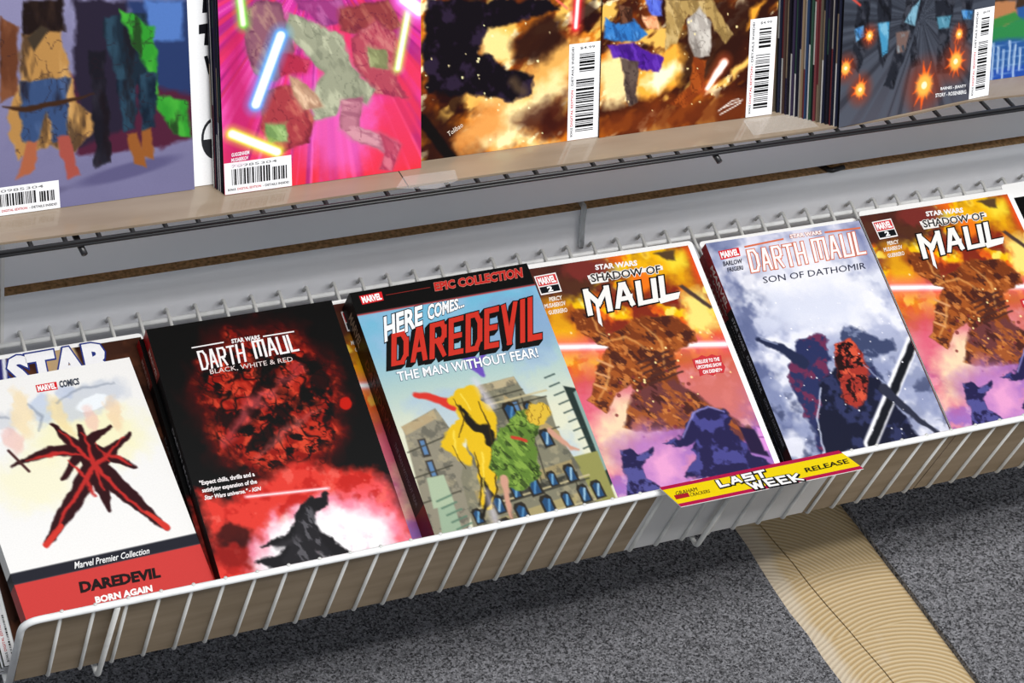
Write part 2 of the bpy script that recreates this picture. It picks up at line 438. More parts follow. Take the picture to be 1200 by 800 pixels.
# ================================================================ cover artwork (plain abstract stand-ins in the covers' own colours)
def art_white_red():            # white cover, red foot band, dark red brush shape
    a = Art(157, 227.3, .8, 'f0efed', 11)
    a.blob(100, 62, 48, 30, 'f3eebb', .9, 10, 8, .75); a.blob(45, 95, 34, 26, 'f4efc8', .9, 0, 8, .7)
    a.blob(22, 42, 26, 12, 'cfd3da', .5, -14, 5, .75); a.blob(112, 32, 34, 14, 'c9cfda', .5, -12, 6, .8)
    a.blob(112, 36, 15, 6.5, 'eef3f7', .3, -12, 2); a.blob(25, 50, 13, 6, 'eef3f7', .3, -12, 2)
    a.blob(70, 32, 9, 16, 'b9c8e2', .5, 20, 5, .7); a.blob(92, 22, 9, 7, 'b8c4dd', .4, 0, 5, .7)
    a.blob(52, 34, 8, 22, 'f3dcb0', .6, 6, 6, .75); a.blob(82, 42, 6, 20, 'f1d9a0', .6, -8, 6, .7); a.blob(128, 50, 7, 16, 'f0cfa8', .6, 8, 6, .7)
    a.blob(38, 56, 8, 12, 'edb9ae', .6, 0, 5, .6); a.blob(106, 50, 6, 12, 'efbcae', .6, 0, 5, .6)
    for p in ([(4, 34), (20, 29), (40, 36)], [(84, 30), (108, 20), (136, 22)], [(60, 26), (68, 40), (60, 52)]):
        a.line(p, [1, 2.4, 1], '8a93a3', 1.2, 2, .75)
    # crossing brush slashes
    D, Rr = '33161a', 'bf2f2c'
    for p, w_ in (([(73.8, 49), (94.8, 87.4), (113.5, 123.5), (134.9, 160.1)], [4, 17, 15, 4]), ([(133.5, 69.8), (96.3, 91.7), (66.3, 120.8), (36.8, 149.8)], [4, 16, 15, 5]), ([(29.9, 78.1), (65.1, 71.4), (100.6, 79), (127.7, 99.4)], [2, 9, 12, 4]),
                  ([(93.9, 54.9), (94.6, 79.3), (95, 113), (94, 133.4)], [4, 12, 12, 3]), ([(120.2, 60.4), (94.3, 71.2), (66.8, 97.2)], [3, 11, 4])):
        a.line(p, w_, D, .8, 2.2)
    for p in ([(77.8, 54.7), (96, 92.5), (112.5, 126.5), (131.8, 156.2)], [(128.2, 71.9), (92.3, 94.9), (62.1, 124.6), (39, 147.3)], [(42, 75.9), (65.7, 73.9), (91.3, 80.2)], [(94.6, 61.5), (95.8, 84.4), (95.9, 114.8)], [(105.1, 83.2), (117.9, 89.2), (125.2, 98.1)], [(75.7, 83.3), (84.4, 101.1), (86.2, 117.4)], [(102.6, 73), (108.5, 90.4)]):
        a.line(p, [1, 4.5, 3, 1.5], Rr, .9, 2.4)
    a.line([(31.4, 64.1), (41.8, 85.4)], 2.4, '4a2a2a'); a.line([(123.5, 141.7), (135.4, 158.7)], [3, 6], 'd23a30', .7, 1); a.line([(52, 137.9), (35, 151)], [4, 5], 'd23a30', .7, 1)
    return a
def art_black_red():
    a = Art(166, 257, .8, '0b0909', 12)
    cx, cy = [(86, 85)][0]
    a.blob(cx, cy, 66, 78, '4a0d0b', .6, 0, 12, .9, 16)
    m = a.blob(cx, cy, 58, 68, '8e1a13', .4, 0, 14, 1, 14)
    a.tex('c23422', 16, .46, .14, .9, mask=m, sy=9, ang=60); a.tex('dd4a30', 10, .56, .1, .8, mask=m, sy=6, ang=60); a.tex('1c0707', 22, .53, .08, .95, mask=m, sy=12, ang=-50)
    a.tex('100606', 12, .57, .06, .95, mask=m, sy=8, ang=30); a.crack('0c0606', 26, .035, 1, m); a.crack('0c0606', 12, .03, .8, m)
    a.line([(35.3, 115.7), (73.1, 82.5), (119.8, 58.3)], [4, 12, 3], 'd8545a', 4, 6, .6); a.line([(57.5, 136), (94.8, 111.1), (123, 98.6)], [3, 9, 2], 'd66a66', 3, 6, .5)
    a.tex('0b0909', 34, .6, .16, .85, mask=np.clip((a.V - cy) / 20 + .3, 0, 1) * np.clip((150 - a.V) / 10, 0, 1))
    a.blob(148, 99, 6, 6, 'c01d12', .3, 0, 2); a.tex('0b0909', 30, .62, .2, .8)
    # red field below with a white burst
    m = a.poly([(1.6, 152.4), (20.8, 166.5), (67.1, 153.9), (89.3, 142.3), (125.6, 159.2), (155.3, 161.9), (169, 238.1), (161.8, 283.2), (-10.2, 245.7), (1.9, 202.8)], 'df3d33', 5, 5)
    a.poly([(120.3, 176.5), (159.7, 172.5), (176.2, 239.6), (161.8, 283.2), (80.2, 257.8)], 'ee5c66', 8, 6, .9)
    a.tex('ba211c', 14, .52, .1, .8, mask=m); a.tex('f06a5e', 10, .6, .1, .6, mask=m); a.blob(22, 212, 22, 16, '7c1512', .6, 0, 6, .7)
    a.blob(20, 196, 16, 10, '270b0a', .6, 0, 6, .8)
    for s_, c_ in ((1.18, 'ef8fa8'), (1.05, 'f6d5e0'), (.95, 'f7f4f6')):
        a.blob(92, 226, 56 * s_, 38 * s_, c_, .35, -8, 13, .95, 11)
    a.tex('e8b8cc', 14, .6, .12, .6, mask=a.blob(96, 232, 44, 24, 'f7f4f6', .4, 0, 8))
    # ink splash
    for p, w_ in (([(91.8, 181), (83.8, 192.8), (77.3, 209.4), (67.5, 232.1)], [8, 17, 24, 34]), ([(78.6, 205), (61.6, 210), (41.5, 211.1)], [12, 9, 2]), ([(84.2, 208.5), (94.8, 222.4), (106.5, 232.7)], [14, 16, 8]),
                  ([(71.8, 217.5), (52.3, 228.8), (34.2, 223.4)], [14, 12, 3]), ([(88.8, 185.9), (101.7, 183), (106.8, 176.2)], [8, 8, 3])):
        a.line(p, w_, '1d1c1f', 1.2, 3.4, 1, 7)
    m = a.line([(87.7, 189.6), (80.4, 203.8), (75.5, 229.9)], [8, 18, 40], '2a292d', 2, 3, .6); a.tex('8d8b92', 9, .54, .1, .8, mask=m, sy=4, ang=70)
    a.tex('a9a6ae', 7, .58, .08, .7, mask=a.line([(72.7, 210), (53.2, 213.6)], 5, '3a383c', 2, 2, .6))
    a.line([(40.1, 165.7), (110.3, 172.1)], 2.2, 'fbb8c4', 1.4); a.line([(41.4, 166), (108.9, 171.8)], .8, 'ffffff', .6)
    return a
def art_city():                 # sky, tall buildings, coloured streaks
    a = Art(170, 255.3, .8, '79b7d2', 13)
    a.grad([(0, '62b4d6'), (60, '84b6cf'), (95, 'a9c4c2'), (140, 'd9dac2'), (257, 'dcdcc0')])
    a.tex('9fb8d8', 30, .5, .2, .5); a.blob(140, 60, 40, 30, '7f9ac0', .8, 0, 8, .6)
    B1, B2, B3, WN = '8c8674', '5d5648', '3a342e', '20344c'
    # right tower
    a.poly([(159.8, 123.7), (171.3, 128.6), (175.2, 217.7), (163.1, 227.5)], '25322f'); a.poly([(166.7, 131.9), (171, 129.4), (176.6, 205.5), (166.9, 209.3)], '86a19b')
    for k in range(9): a.line([(146 + k * 1.3, 113 + k * 9), (156 + k * 1.3, 111 + k * 9)], 1.2, '2a3d3b')
    # left block and main block
    m1 = a.poly([(5.4, 132.8), (39.1, 121.5), (50, 158.5), (54, 192), (22.2, 249), (-3.2, 235.5), (0.5, 188.6)], B1, .7)
    m2 = a.poly([(83.6, 108.6), (118.5, 106.2), (123.1, 125), (140.6, 131), (138.9, 168.5), (158.9, 247), (32.9, 251.4), (39.4, 188.9)], '7d7a66', .7)
    a.poly([(83.6, 108.6), (118.5, 106.2), (119.3, 113.2), (83.3, 116.2)], 'b5a684'); a.poly([(3.9, 132.5), (37.1, 122.8), (37.4, 131.1), (5.7, 141.1)], 'b09c78')
    a.poly([(103.4, 121), (140.3, 164.6), (139.8, 177), (100.4, 133.9)], 'a99367', .7); a.poly([(47.1, 202.6), (142.1, 192.5), (142, 201.6), (46.6, 213)], '9a8b63'); a.poly([(46, 214.5), (142.6, 204.2), (142, 212.3), (45.6, 222.4)], '3a3a33')
    a.poly([(51.7, 231.7), (155.5, 221.7), (155.6, 230), (50.1, 242.6)], 'a39669'); a.poly([(144.5, 190.5), (167.9, 189.6), (167.8, 236.7), (149.7, 236.9)], '8f8e50')
    a.tex('4a4a44', 8, .58, .1, .5, mask=np.maximum(m1, m2)); a.tex('b7ab88', 10, .6, .1, .4, mask=np.maximum(m1, m2))
    for (x, y) in [(107.2, 128.5), (13.9, 146.9), (14, 167.3)]:
        a.poly([(x, y), (x + 7, y), (x + 7, y + 17), (x, y + 17)], B3); a.poly([(x + 1.5, y + 1.5), (x + 5.5, y + 1.5), (x + 5.5, y + 15), (x + 1.5, y + 15)], '5b7fa8')
    for p in ([(78.5, 122.8), (121.8, 119.6)], [(75.9, 134.8), (140.9, 130.2)], [(59.1, 168.6), (141.8, 160.7)], [(37.6, 220.7), (150.9, 212.5)], [(33.2, 242), (154.8, 236.3)], [(2, 156.7), (37.4, 149.3)], [(0.2, 180.5), (36, 176)], [(-1.7, 204.2), (35.4, 200.1)], [(85.3, 117.4), (68.7, 195.1)], [(118.6, 124), (113.3, 204.5)],
              [(76.1, 196.7), (67.5, 251.2)], [(109.2, 193.8), (104.5, 249.7)], [(138.6, 197.5), (137.6, 247.3)]): a.line(p, 1.1, '3c3a30', .7)
    for p in ([(74.1, 128.6), (142.9, 124.7)], [(44.4, 219), (152, 209.5)], [(39.1, 238.5), (154.8, 232.2)]): a.line(p, 1.6, 'c2b58c', .8)
    WINS = [(118.5, 205.6), (136.3, 203.7), (100.1, 207.5), (124.4, 226.5), (141.4, 224.5), (106.1, 228.3), (82.6, 209.4), (63.6, 218.3), (81.4, 230.2), (109.6, 170.8), (126.9, 167.7), (103.8, 137.9), (121.6, 138.1), (154.9, 223.3), (63.4, 240.7), (42.3, 224.9)]
    for i, (x, y) in enumerate(WINS):
        r = 4.2 + (i * 7 % 3) * .8; t = math.radians(-6); ca, sa = math.cos(t), math.sin(t)
        R_ = lambda px_, py_: (x + px_ * ca - py_ * sa, y + px_ * sa + py_ * ca)
        a.poly([R_(-r, r * 1.9), R_(-r, -r), R_(-r * .6, -r * 1.6), R_(r * .6, -r * 1.6), R_(r, -r), R_(r, r * 1.9)], '2a2620', .6)
        a.poly([R_(-r * .65, r * 1.6), R_(-r * .65, -r * .7), R_(0, -r * 1.2), R_(r * .65, -r * .7), R_(r * .65, r * 1.6)], '24486e', .6)
        a.line([R_(-r * .4, r * 1.2), R_(r * .5, -r * .6)], 1.8, ('6fa6cc', '9cc4dc', '4f86b4')[i % 3], .8, 1)
    a.poly([(11.2, 207), (25.5, 206), (24.7, 241.7), (5.3, 242.1)], '97ad93'); a.poly([(10.3, 182.7), (25.8, 182.7), (26.4, 210.2), (6.8, 210.8)], 'a7b89b')
    for k in range(6): a.line([(12 + k * 2.2, 205 + k * 7), (26 + k * 2.2, 202 + k * 7)], 1.6, '5c7a66')
    # coloured streaks
    Y, G, K = 'e0b71e', '5c7c30', '1e1a14'
    a.line([(26.4, 105.6), (38.9, 110.6), (54.8, 122.2)], [5, 7, 10], 'd2362c', 1, 1.5)
    for p, w_ in (([(56.1, 118.3), (74.8, 115.3)], [9, 18]), ([(67.3, 120.5), (72.5, 139.9), (66.3, 161.8)], [22, 34, 26]), ([(55.4, 143.1), (42.7, 156.9), (50.6, 174.9)], [14, 18, 10]), ([(70.6, 158.6), (65.5, 186.3), (54.8, 216.4)], [20, 20, 10])):
        a.line(p, w_, Y, 1, 3, 1, 8)
    a.line([(59.9, 125.7), (67.8, 144), (77.6, 152.6), (76.9, 172.3)], [3, 9, 12, 4], K, 1, 4); a.line([(58.4, 192.9), (58.9, 209.2), (46.2, 227.3)], [3, 7, 2], K, 1, 3)
    for p in ([(65.8, 113.5), (69.8, 129.4)], [(66.5, 170.1), (55.9, 204.5)], [(48.1, 145.7), (44.4, 165.5)]): a.line(p, [1, 3, 1], 'f3dc5c', 1, 2)
    for p in ([(58.2, 117), (61.8, 136.1), (50.7, 152)], [(78.5, 122.8), (80.7, 148.2), (72.7, 179.6)], [(59.1, 168.6), (57, 192.6), (47.5, 214.8)], [(42.1, 158.5), (46.2, 180.6)], [(78.2, 164.3), (67.5, 202.9), (56.1, 221.5)]): a.line(p, [.6, 1.5, .6], '3a2c10', .6, 2)
    m = a.line([(116, 148.8), (98.3, 168.5), (89.9, 187.3)], [22, 36, 44], G, 1, 4, 1, 8); a.tex('8fb04a', 10, .5, .14, .7, mask=m, sy=4, ang=65); a.tex('2d3f1a', 9, .56, .1, .8, mask=m, sy=4, ang=65); a.crack('1c2810', 14, .025, .8, m)
    m = a.blob(*[(128.5, 143.7)][0], 12, 11, 'd9b43a', .25, 0, 5); a.crack('6a4a14', 8, .05, .8, m)
    a.line([(132.8, 163.1), (144.4, 182.2), (151.4, 185.3)], [6, 4, 2], 'c99680', 1, 2); a.line([(76.1, 196.7), (72.6, 221.8), (69.5, 232.4)], [6, 5, 2], 'c99680', 1, 2); a.line([(96.8, 161.5), (108.5, 167.2)], 3, 'c33b2c', .7, 1)
    m = a.line([(84.9, 77.5), (88, 89.2), (91.5, 100)], [4, 12, 4], '6a4fb4', 1, 2); a.line([(78, 78.7), (89.3, 87.7), (104.5, 77)], [2, 5, 2], '6a4fb4', 1, 1)
    for p in ([(82.5, 102.5), (88.4, 128.9)], [(57.3, 204.8), (54.6, 256.3)]): a.line(p, [4, 9], 'd9d3e4', 3, 0, .6)
    return a
def art_fire():                 # fire, brown rocky mass, violet smoke
    a = Art(171, 260.8, .8, '6a2c1e', 14)
    a.grad([(0, '4a2622'), (30, '8c3420'), (60, 'd8701c'), (110, 'cf5a3a'), (150, 'c76c70'), (190, 'a070b4'), (263, '9a6cc0')])
    top = np.clip((120 - a.V) / 30, 0, 1)
    a.tex('f3c012', 26, .42, .1, 1, mask=top); a.tex('e2511b', 20, .5, .1, .8, mask=top); a.tex('fbe76a', 16, .58, .08, .9, mask=top); a.tex('6d1c1c', 26, .58, .08, .8, mask=top)
    a.blob(30, 12, 55, 26, '4a2722', .5, 0, 8, .95); a.blob(64, 8, 26, 12, '7f2f2c', .6, 0, 6, .8)
    a.poly([(14.4, 32.2), (33.9, 37.2), (30.3, 54.5), (41.7, 98.8), (-5.9, 90.6)], 'e8a81a', 8, 6, .9); a.poly([(107.2, 1.7), (174.1, 1), (158.4, 46.6), (143.3, 35), (101.8, 28.4)], 'f2b414', 8, 7, .9)
    a.blob(*[(111.7, 30)][0], 12, 11, 'f1781c', .6, 0, 3); a.poly([(140.6, 7), (163, 6.8), (163.4, 19.8), (145.6, 24.4)], 'f8de3c', 5, 5, .9)
    a.poly([(133.5, 2.2), (155.9, 1.9), (153.2, 13.6), (145.2, 11.4)], '57412a', 1.5, 2); a.poly([(165.7, -0.3), (175.2, 3.1), (176.9, 40.4), (166.8, 38.8)], 'e2511f', 4, 3)
    a.poly([(146.7, 49.3), (171.9, 48.8), (172.8, 85.4), (141.4, 91)], 'f8e27a', 7, 6); a.poly([(145.8, 40), (150.7, 39), (171.9, 67.1), (167.9, 68.3)], '4d3a34', 1, 1)
    # bright bar and its glow
    a.line([(1.8, 80.5), (169.3, 105.6)], 16, 'f0607a', 8, 0, .8); a.line([(1.8, 80.5), (169.3, 105.6)], 6, 'ffd9e2', 2); a.line([(1.8, 80.5), (169.3, 105.6)], 3, 'ffffff', 1)
    low_ = np.clip((a.V - 118) / 20, 0, 1)
    a.tex('e58f9a', 22, .48, .1, .8, mask=low_); a.tex('f3cbd0', 18, .6, .1, .7, mask=low_); a.tex('7a4aa0', 24, .58, .1, .8, mask=np.clip((a.V - 165) / 30, 0, 1))
    a.poly([(33.7, 97.4), (27, 139.6), (16.7, 214), (-0.9, 194), (6.2, 127.3)], 'd9456a', 12, 8, .6); a.poly([(14.4, 163), (48.2, 139.1), (74.6, 148.2), (73.6, 173.8), (39.5, 197.3), (1.2, 211.1)], 'f6d9b2', 10, 8, .95)
    a.poly([(135.7, 123.9), (165.4, 137.9), (165.5, 181.9), (137.9, 185.6), (109.9, 145.7)], 'cf6f64', 10, 7, .8)
    a.poly([(11.1, 183.6), (64.1, 176.4), (94.5, 186.3), (71.4, 224.4), (32.2, 217)], 'b06a86', 10, 8, .7)
    # rocky brown mass
    M1, M2, M3 = '7a3a1c', 'ab5a26', '3f1e1c'
    m = a.poly([(32.4, 48.6), (51.6, 47.3), (60.1, 59.4), (58.8, 79.7), (92.7, 64.8), (130.3, 69.3), (142.7, 87.6), (141.3, 98.1), (116.9, 104.6), (112.8, 119.9), (111.5, 141.6), (114.9, 155.4), (95.6, 160.6), (76.2, 155.4), (68.2, 142.7), (63.1, 128.7), (46.7, 136.2), (32.9, 151), (24.6, 146.1), (19.1, 138.2), (34.2, 114.9), (46.5, 99.6), (54.9, 90.5), (46.4, 85.5), (41.1, 76.7), (32.9, 66.4)], M1, 1.2, 3, 1, 8)
    m = np.maximum(m, a.poly([(67.2, 133.8), (106.5, 132), (131.1, 158.3), (160.7, 194.1), (147.7, 204.7), (97.5, 178.2), (64.1, 176.4), (41.9, 168)], '6b3838', 2, 4))
    a.tex(M2, 14, .48, .12, .8, mask=m, sy=7, ang=50); a.tex(M3, 12, .54, .08, .8, mask=m, sy=6, ang=50); a.tex('d08040', 9, .62, .08, .8, mask=m, sy=5, ang=50)
    for p in ([(47, 83.9), (77.4, 82.8), (93.1, 98.8)], [(53.7, 100.8), (42.3, 125.1), (28.5, 139.9)], [(94.9, 70.6), (108.4, 92.5), (101.5, 122.3)], [(51, 49), (52.2, 69.7), (58.8, 79.7)]): a.line(p, [1, 3, 1], 'e8a45a', 1, 2, .7)
    for k in range(5): a.line([(78 + k * 1, 110 + k * 5.5), (112 + k * 1.5, 103 + k * 5.5)], 2, '4c2a24', .8, 1)
    for p in ([(41.1, 100.4), (53.1, 109.5)], [(35.3, 111.7), (46.3, 118.8)], [(30.4, 123), (39.3, 128.9)]): a.line(p, 2.2, 'd99a66', .8, 1)
    a.specks('7a3030', 26, 1.6, (40, 120, 120, 190), 5, .8); a.specks('ffe7a0', 20, 1, (20, 60, 165, 150), 6)
    # violet lower part : dark smoke shapes and blocks
    a.poly([(27.9, 228.7), (32.1, 183.3), (65.6, 172.4), (91.4, 194.3), (97, 246.2), (23.6, 240.3)], 'b57ac4', 14, 9, .8); a.poly([(51.3, 199.5), (83.4, 192.8), (79.3, 225.9), (51.3, 233.2)], 'f0a8d0', 9, 7, .8)
    K1, K2 = '24204a', '4b4a90'
    m = a.poly([(73.9, 191), (94.5, 186.3), (112.8, 165.4), (127.9, 162.1), (144.2, 169.4), (147.5, 178.7), (139.5, 185.9), (146.1, 200.1), (153.3, 212.6), (168.1, 230), (160.5, 238), (79.3, 225.9), (94.9, 212), (103.4, 196.5), (85.9, 197.5)], K1, 1, 4, 1, 8)
    a.tex(K2, 12, .48, .1, .9, mask=m); a.line([(93.8, 187.9), (112.1, 167), (129.2, 163.2), (142, 170.7)], [1, 2, 1], 'a9a4e6', 1, 1.5, .8)
    m = a.poly([(30.8, 191.5), (40.8, 189.1), (47.6, 198), (61.9, 191.3), (62, 195.6), (46, 207), (44.7, 219.4), (56.1, 231.6), (48.4, 240.9), (20.5, 239.7), (27.6, 216.1)], K1, 1, 3, 1, 8); a.tex('5a5aa0', 8, .52, .1, .8, mask=m)
    a.poly([(150.9, 188), (164.6, 193.1), (168.9, 221.6), (152.6, 214.2)], '251a3c', 1); a.poly([(167.2, 191), (174.4, 194.9), (174.4, 216.6), (166.3, 215)], 'd98fd6', 1); a.line([(165.7, 201.1), (177.2, 203.2)], 1, '7a3a86')
    return a
def art_mist():                 # pale mist, dark shapes, white lit bar
    a = Art(167, 256.8, .8, 'c8cce0', 15)
    a.grad([(0, 'dcdcec'), (60, 'dfe2ee'), (110, 'b3b9d4'), (170, '8d95b4'), (259, '9aa0bd')])
    a.poly([(0.9, 0.9), (21.8, -1.5), (14.7, 43.9), (4.4, 88), (4.3, 132.9), (5.6, 227.8), (-4.9, 231.9), (0.1, 176.4)], '66709a', 12, 10, .95)
    a.tex('59638c', 24, .5, .12, .85, mask=np.clip((55 - a.U) / 40, 0, 1)); a.tex('f4f4fa', 30, .52, .15, .8); a.tex('8e97bb', 26, .55, .14, .7)
    a.poly([(146.4, 0.4), (170.3, 0.1), (163.6, 48.9), (155.5, 52.3), (153.5, 28.3)], '606a9a', 9, 5, .8)
    a.blob(100, 75, 44, 40, 'f0f0f6', .8, 0, 14, .9); a.poly([(41.9, 62.1), (97.1, 61.8), (137.1, 77.6), (117.2, 102.2), (28, 96.5)], 'd3d8ea', 10, 8, .8)
    a.tex('343c5e', 18, .6, .12, .7, mask=np.clip((a.V - 120) / 60, 0, 1))
    K = '171a30'
    m = a.poly([(53.3, 114.3), (73.7, 106.9), (82.3, 114.7), (72.3, 153.7), (70.3, 180.2), (44.6, 219.5), (27.1, 229.3), (32.3, 199.8), (28.3, 172.7), (26, 145.6)], '29305a', 1.5, 5)
    m2 = a.poly([(106.7, 105.1), (122.2, 112.3), (135.9, 123.8), (147.8, 128.6), (147.7, 139.6), (118, 143.6), (124.2, 171.9), (93.6, 157.5), (91.5, 129.9)], '3d4668', 1.5, 4); a.tex('7e88a8', 9, .52, .1, .8, mask=m2); a.tex('7a2c4c', 10, .5, .1, .8, mask=m)
    a.line([(15.1, 106.1), (32.7, 118.1), (48, 136)], [5, 8, 13], '232a48', 1, 2.5); a.line([(17.2, 105.5), (30.3, 113.1)], 1.2, '8f98ba', .8, 1)
    m = a.poly([(57.8, 160.1), (86.2, 142.6), (118.6, 152.8), (119.9, 171.1), (131.7, 218), (134.8, 231.8), (62.7, 229.9), (31.9, 228.5), (37.3, 200.7)], K, 1.2, 4, 1, 10); a.tex('343a64', 14, .5, .1, .8, mask=m)
    m = a.poly([(88.4, 122.1), (105.2, 119.5), (113, 133.6), (109, 160.2), (96.6, 180.4), (82.8, 191.3), (74.5, 180.9), (76.6, 154.5)], 'a3342a', 1.2, 3, 1, 7)
    a.tex('d9583c', 8, .5, .1, .9, mask=m); a.tex('1c0c12', 7, .56, .05, .95, mask=m); a.crack('1c0c12', 12, .04, 1, m)
    a.line([(56.1, 164.3), (40.7, 192.5), (32.8, 228.6)], 1.4, 'cfd6ea', .9, 2); a.line([(108.2, 149.2), (124.2, 171.9), (130.4, 199.9)], 1.2, 'aab2d0', .9, 2, .8)
    a.line([(168.9, 134), (82.2, 226.5)], 13, 'f6f6fa', 1.2); a.line([(169.8, 134.1), (82.7, 227.5)], 8, '14161e', 1, 1)
    a.line([(118.1, 175.3), (139.6, 210.5), (154.5, 229.2)], [10, 7, 4], '2b2e40', 1, 2)
    a.specks('f6f6ff', 60, .7, (10, 70, 160, 250), 7)
    return a
def art_cloaks():               # lavender ground, tan, brown, green and blue upright masses
    a = Art(168.2, 259, 1, '7d7a9c', 16)
    a.grad([(0, '8a87a8'), (200, '757192'), (259, '6d6a8c')])
    a.tex('6a6788', 30, .5, .2, .5)
    a.blob(*[(37.5, 247.9)][0], 30, 4, '5c5878', .6, -8); a.blob(*[(115.3, 236.5)][0], 40, 6, '565276', .6, -8)
    a.poly([(76.3, 156.5), (174, 147.5), (171.2, 216), (150.3, 220.2), (75.9, 218.8)], '4a1f33', 2, 4); a.poly([(79.9, 97.4), (122.3, 101.8), (117.1, 202.1), (76.1, 214)], '262030', 2, 4)
    a.poly([(122.3, 101.8), (174.3, 107.1), (171.3, 181.3), (132.2, 169.8)], '26355e', 3, 3); a.poly([(135.5, 103.2), (165.6, 106.2), (164.3, 136.2), (137.2, 136.6)], '4d70b0', 2, 3)
    for pts, c, c2 in (([(24.8, 104.7), (37, 112.5), (34.7, 164.9), (20.1, 169.8)], '5d3523', '8a573a'), ([(39.7, 119.3), (69, 115.9), (78.4, 176.9), (96, 194), (74.6, 217.2), (56.6, 208), (29.7, 218.1), (24.3, 183.6), (37.5, 151.9)], 'a87c45', 'd0a468'),
                       ([(35.4, 155), (74.3, 156.2), (68.8, 202.8), (58.1, 204.8), (55.1, 180.7), (43.6, 206.3), (34.7, 201.8)], '34486e', '5b719a'), ([(43.4, 93.7), (71.5, 96.6), (74, 119.7), (39.1, 119.2)], '1d1413', '3b2a22'),
                       ([(101.9, 112.8), (136.3, 113.2), (135.9, 163.5), (118.5, 175), (106.3, 153.3)], '1b2733', '35566a'), ([(115.4, 107.7), (141.2, 123.7), (142.7, 177.9), (166.9, 187.7), (165.7, 215.2), (154.1, 212.4), (141.4, 191.4), (132.9, 156.3), (118.1, 117.9)], '2e8a2c', '4fb03c'),
                       ([(111, 163.9), (125.9, 162.3), (122.5, 202.8), (114.2, 205.2)], '15202e', '37596e'), ([(125.9, 162.3), (142.8, 160.9), (138.7, 204.9), (129, 207.1)], '15202e', '37596e'),
                       ([(90.6, 138.1), (101.7, 139.4), (102.2, 227.8), (90, 229.6)], '1a1820', '34303c')):
        m = a.poly(pts, c, 1.2, 3); a.tex(c2, 12, .5, .2, .55, mask=m, sy=34); a.tex('1a1216', 10, .56, .15, .6, mask=m, sy=34); a.crack('241820', 16, .02, .5, m)
    for pts, c in (([(38.6, 202.3), (47.1, 203.4), (42.2, 226.6), (28.7, 231.6)], 'a05a3e'), ([(61, 201.8), (70.2, 201.6), (77.6, 234.8), (68.1, 237)], '9a4a40'), ([(116.8, 207.6), (124.9, 207.2), (130.4, 235.7), (119.6, 231.5)], '8a5228'), ([(127.8, 204.8), (136, 204.5), (136.1, 229.5), (128.1, 225.7)], '8a5228')):
        a.poly(pts, c, 1, 2)
    a.line([(22.4, 173.4), (39, 177.4), (65.3, 175.3), (91.9, 171.8)], [1, 4, 4, 1], '3a2418', .8, 1)
    a.poly([(44, 123), (54.9, 114.4), (61.1, 117.7), (48.4, 133.4)], '3a3026', 1)
    return a
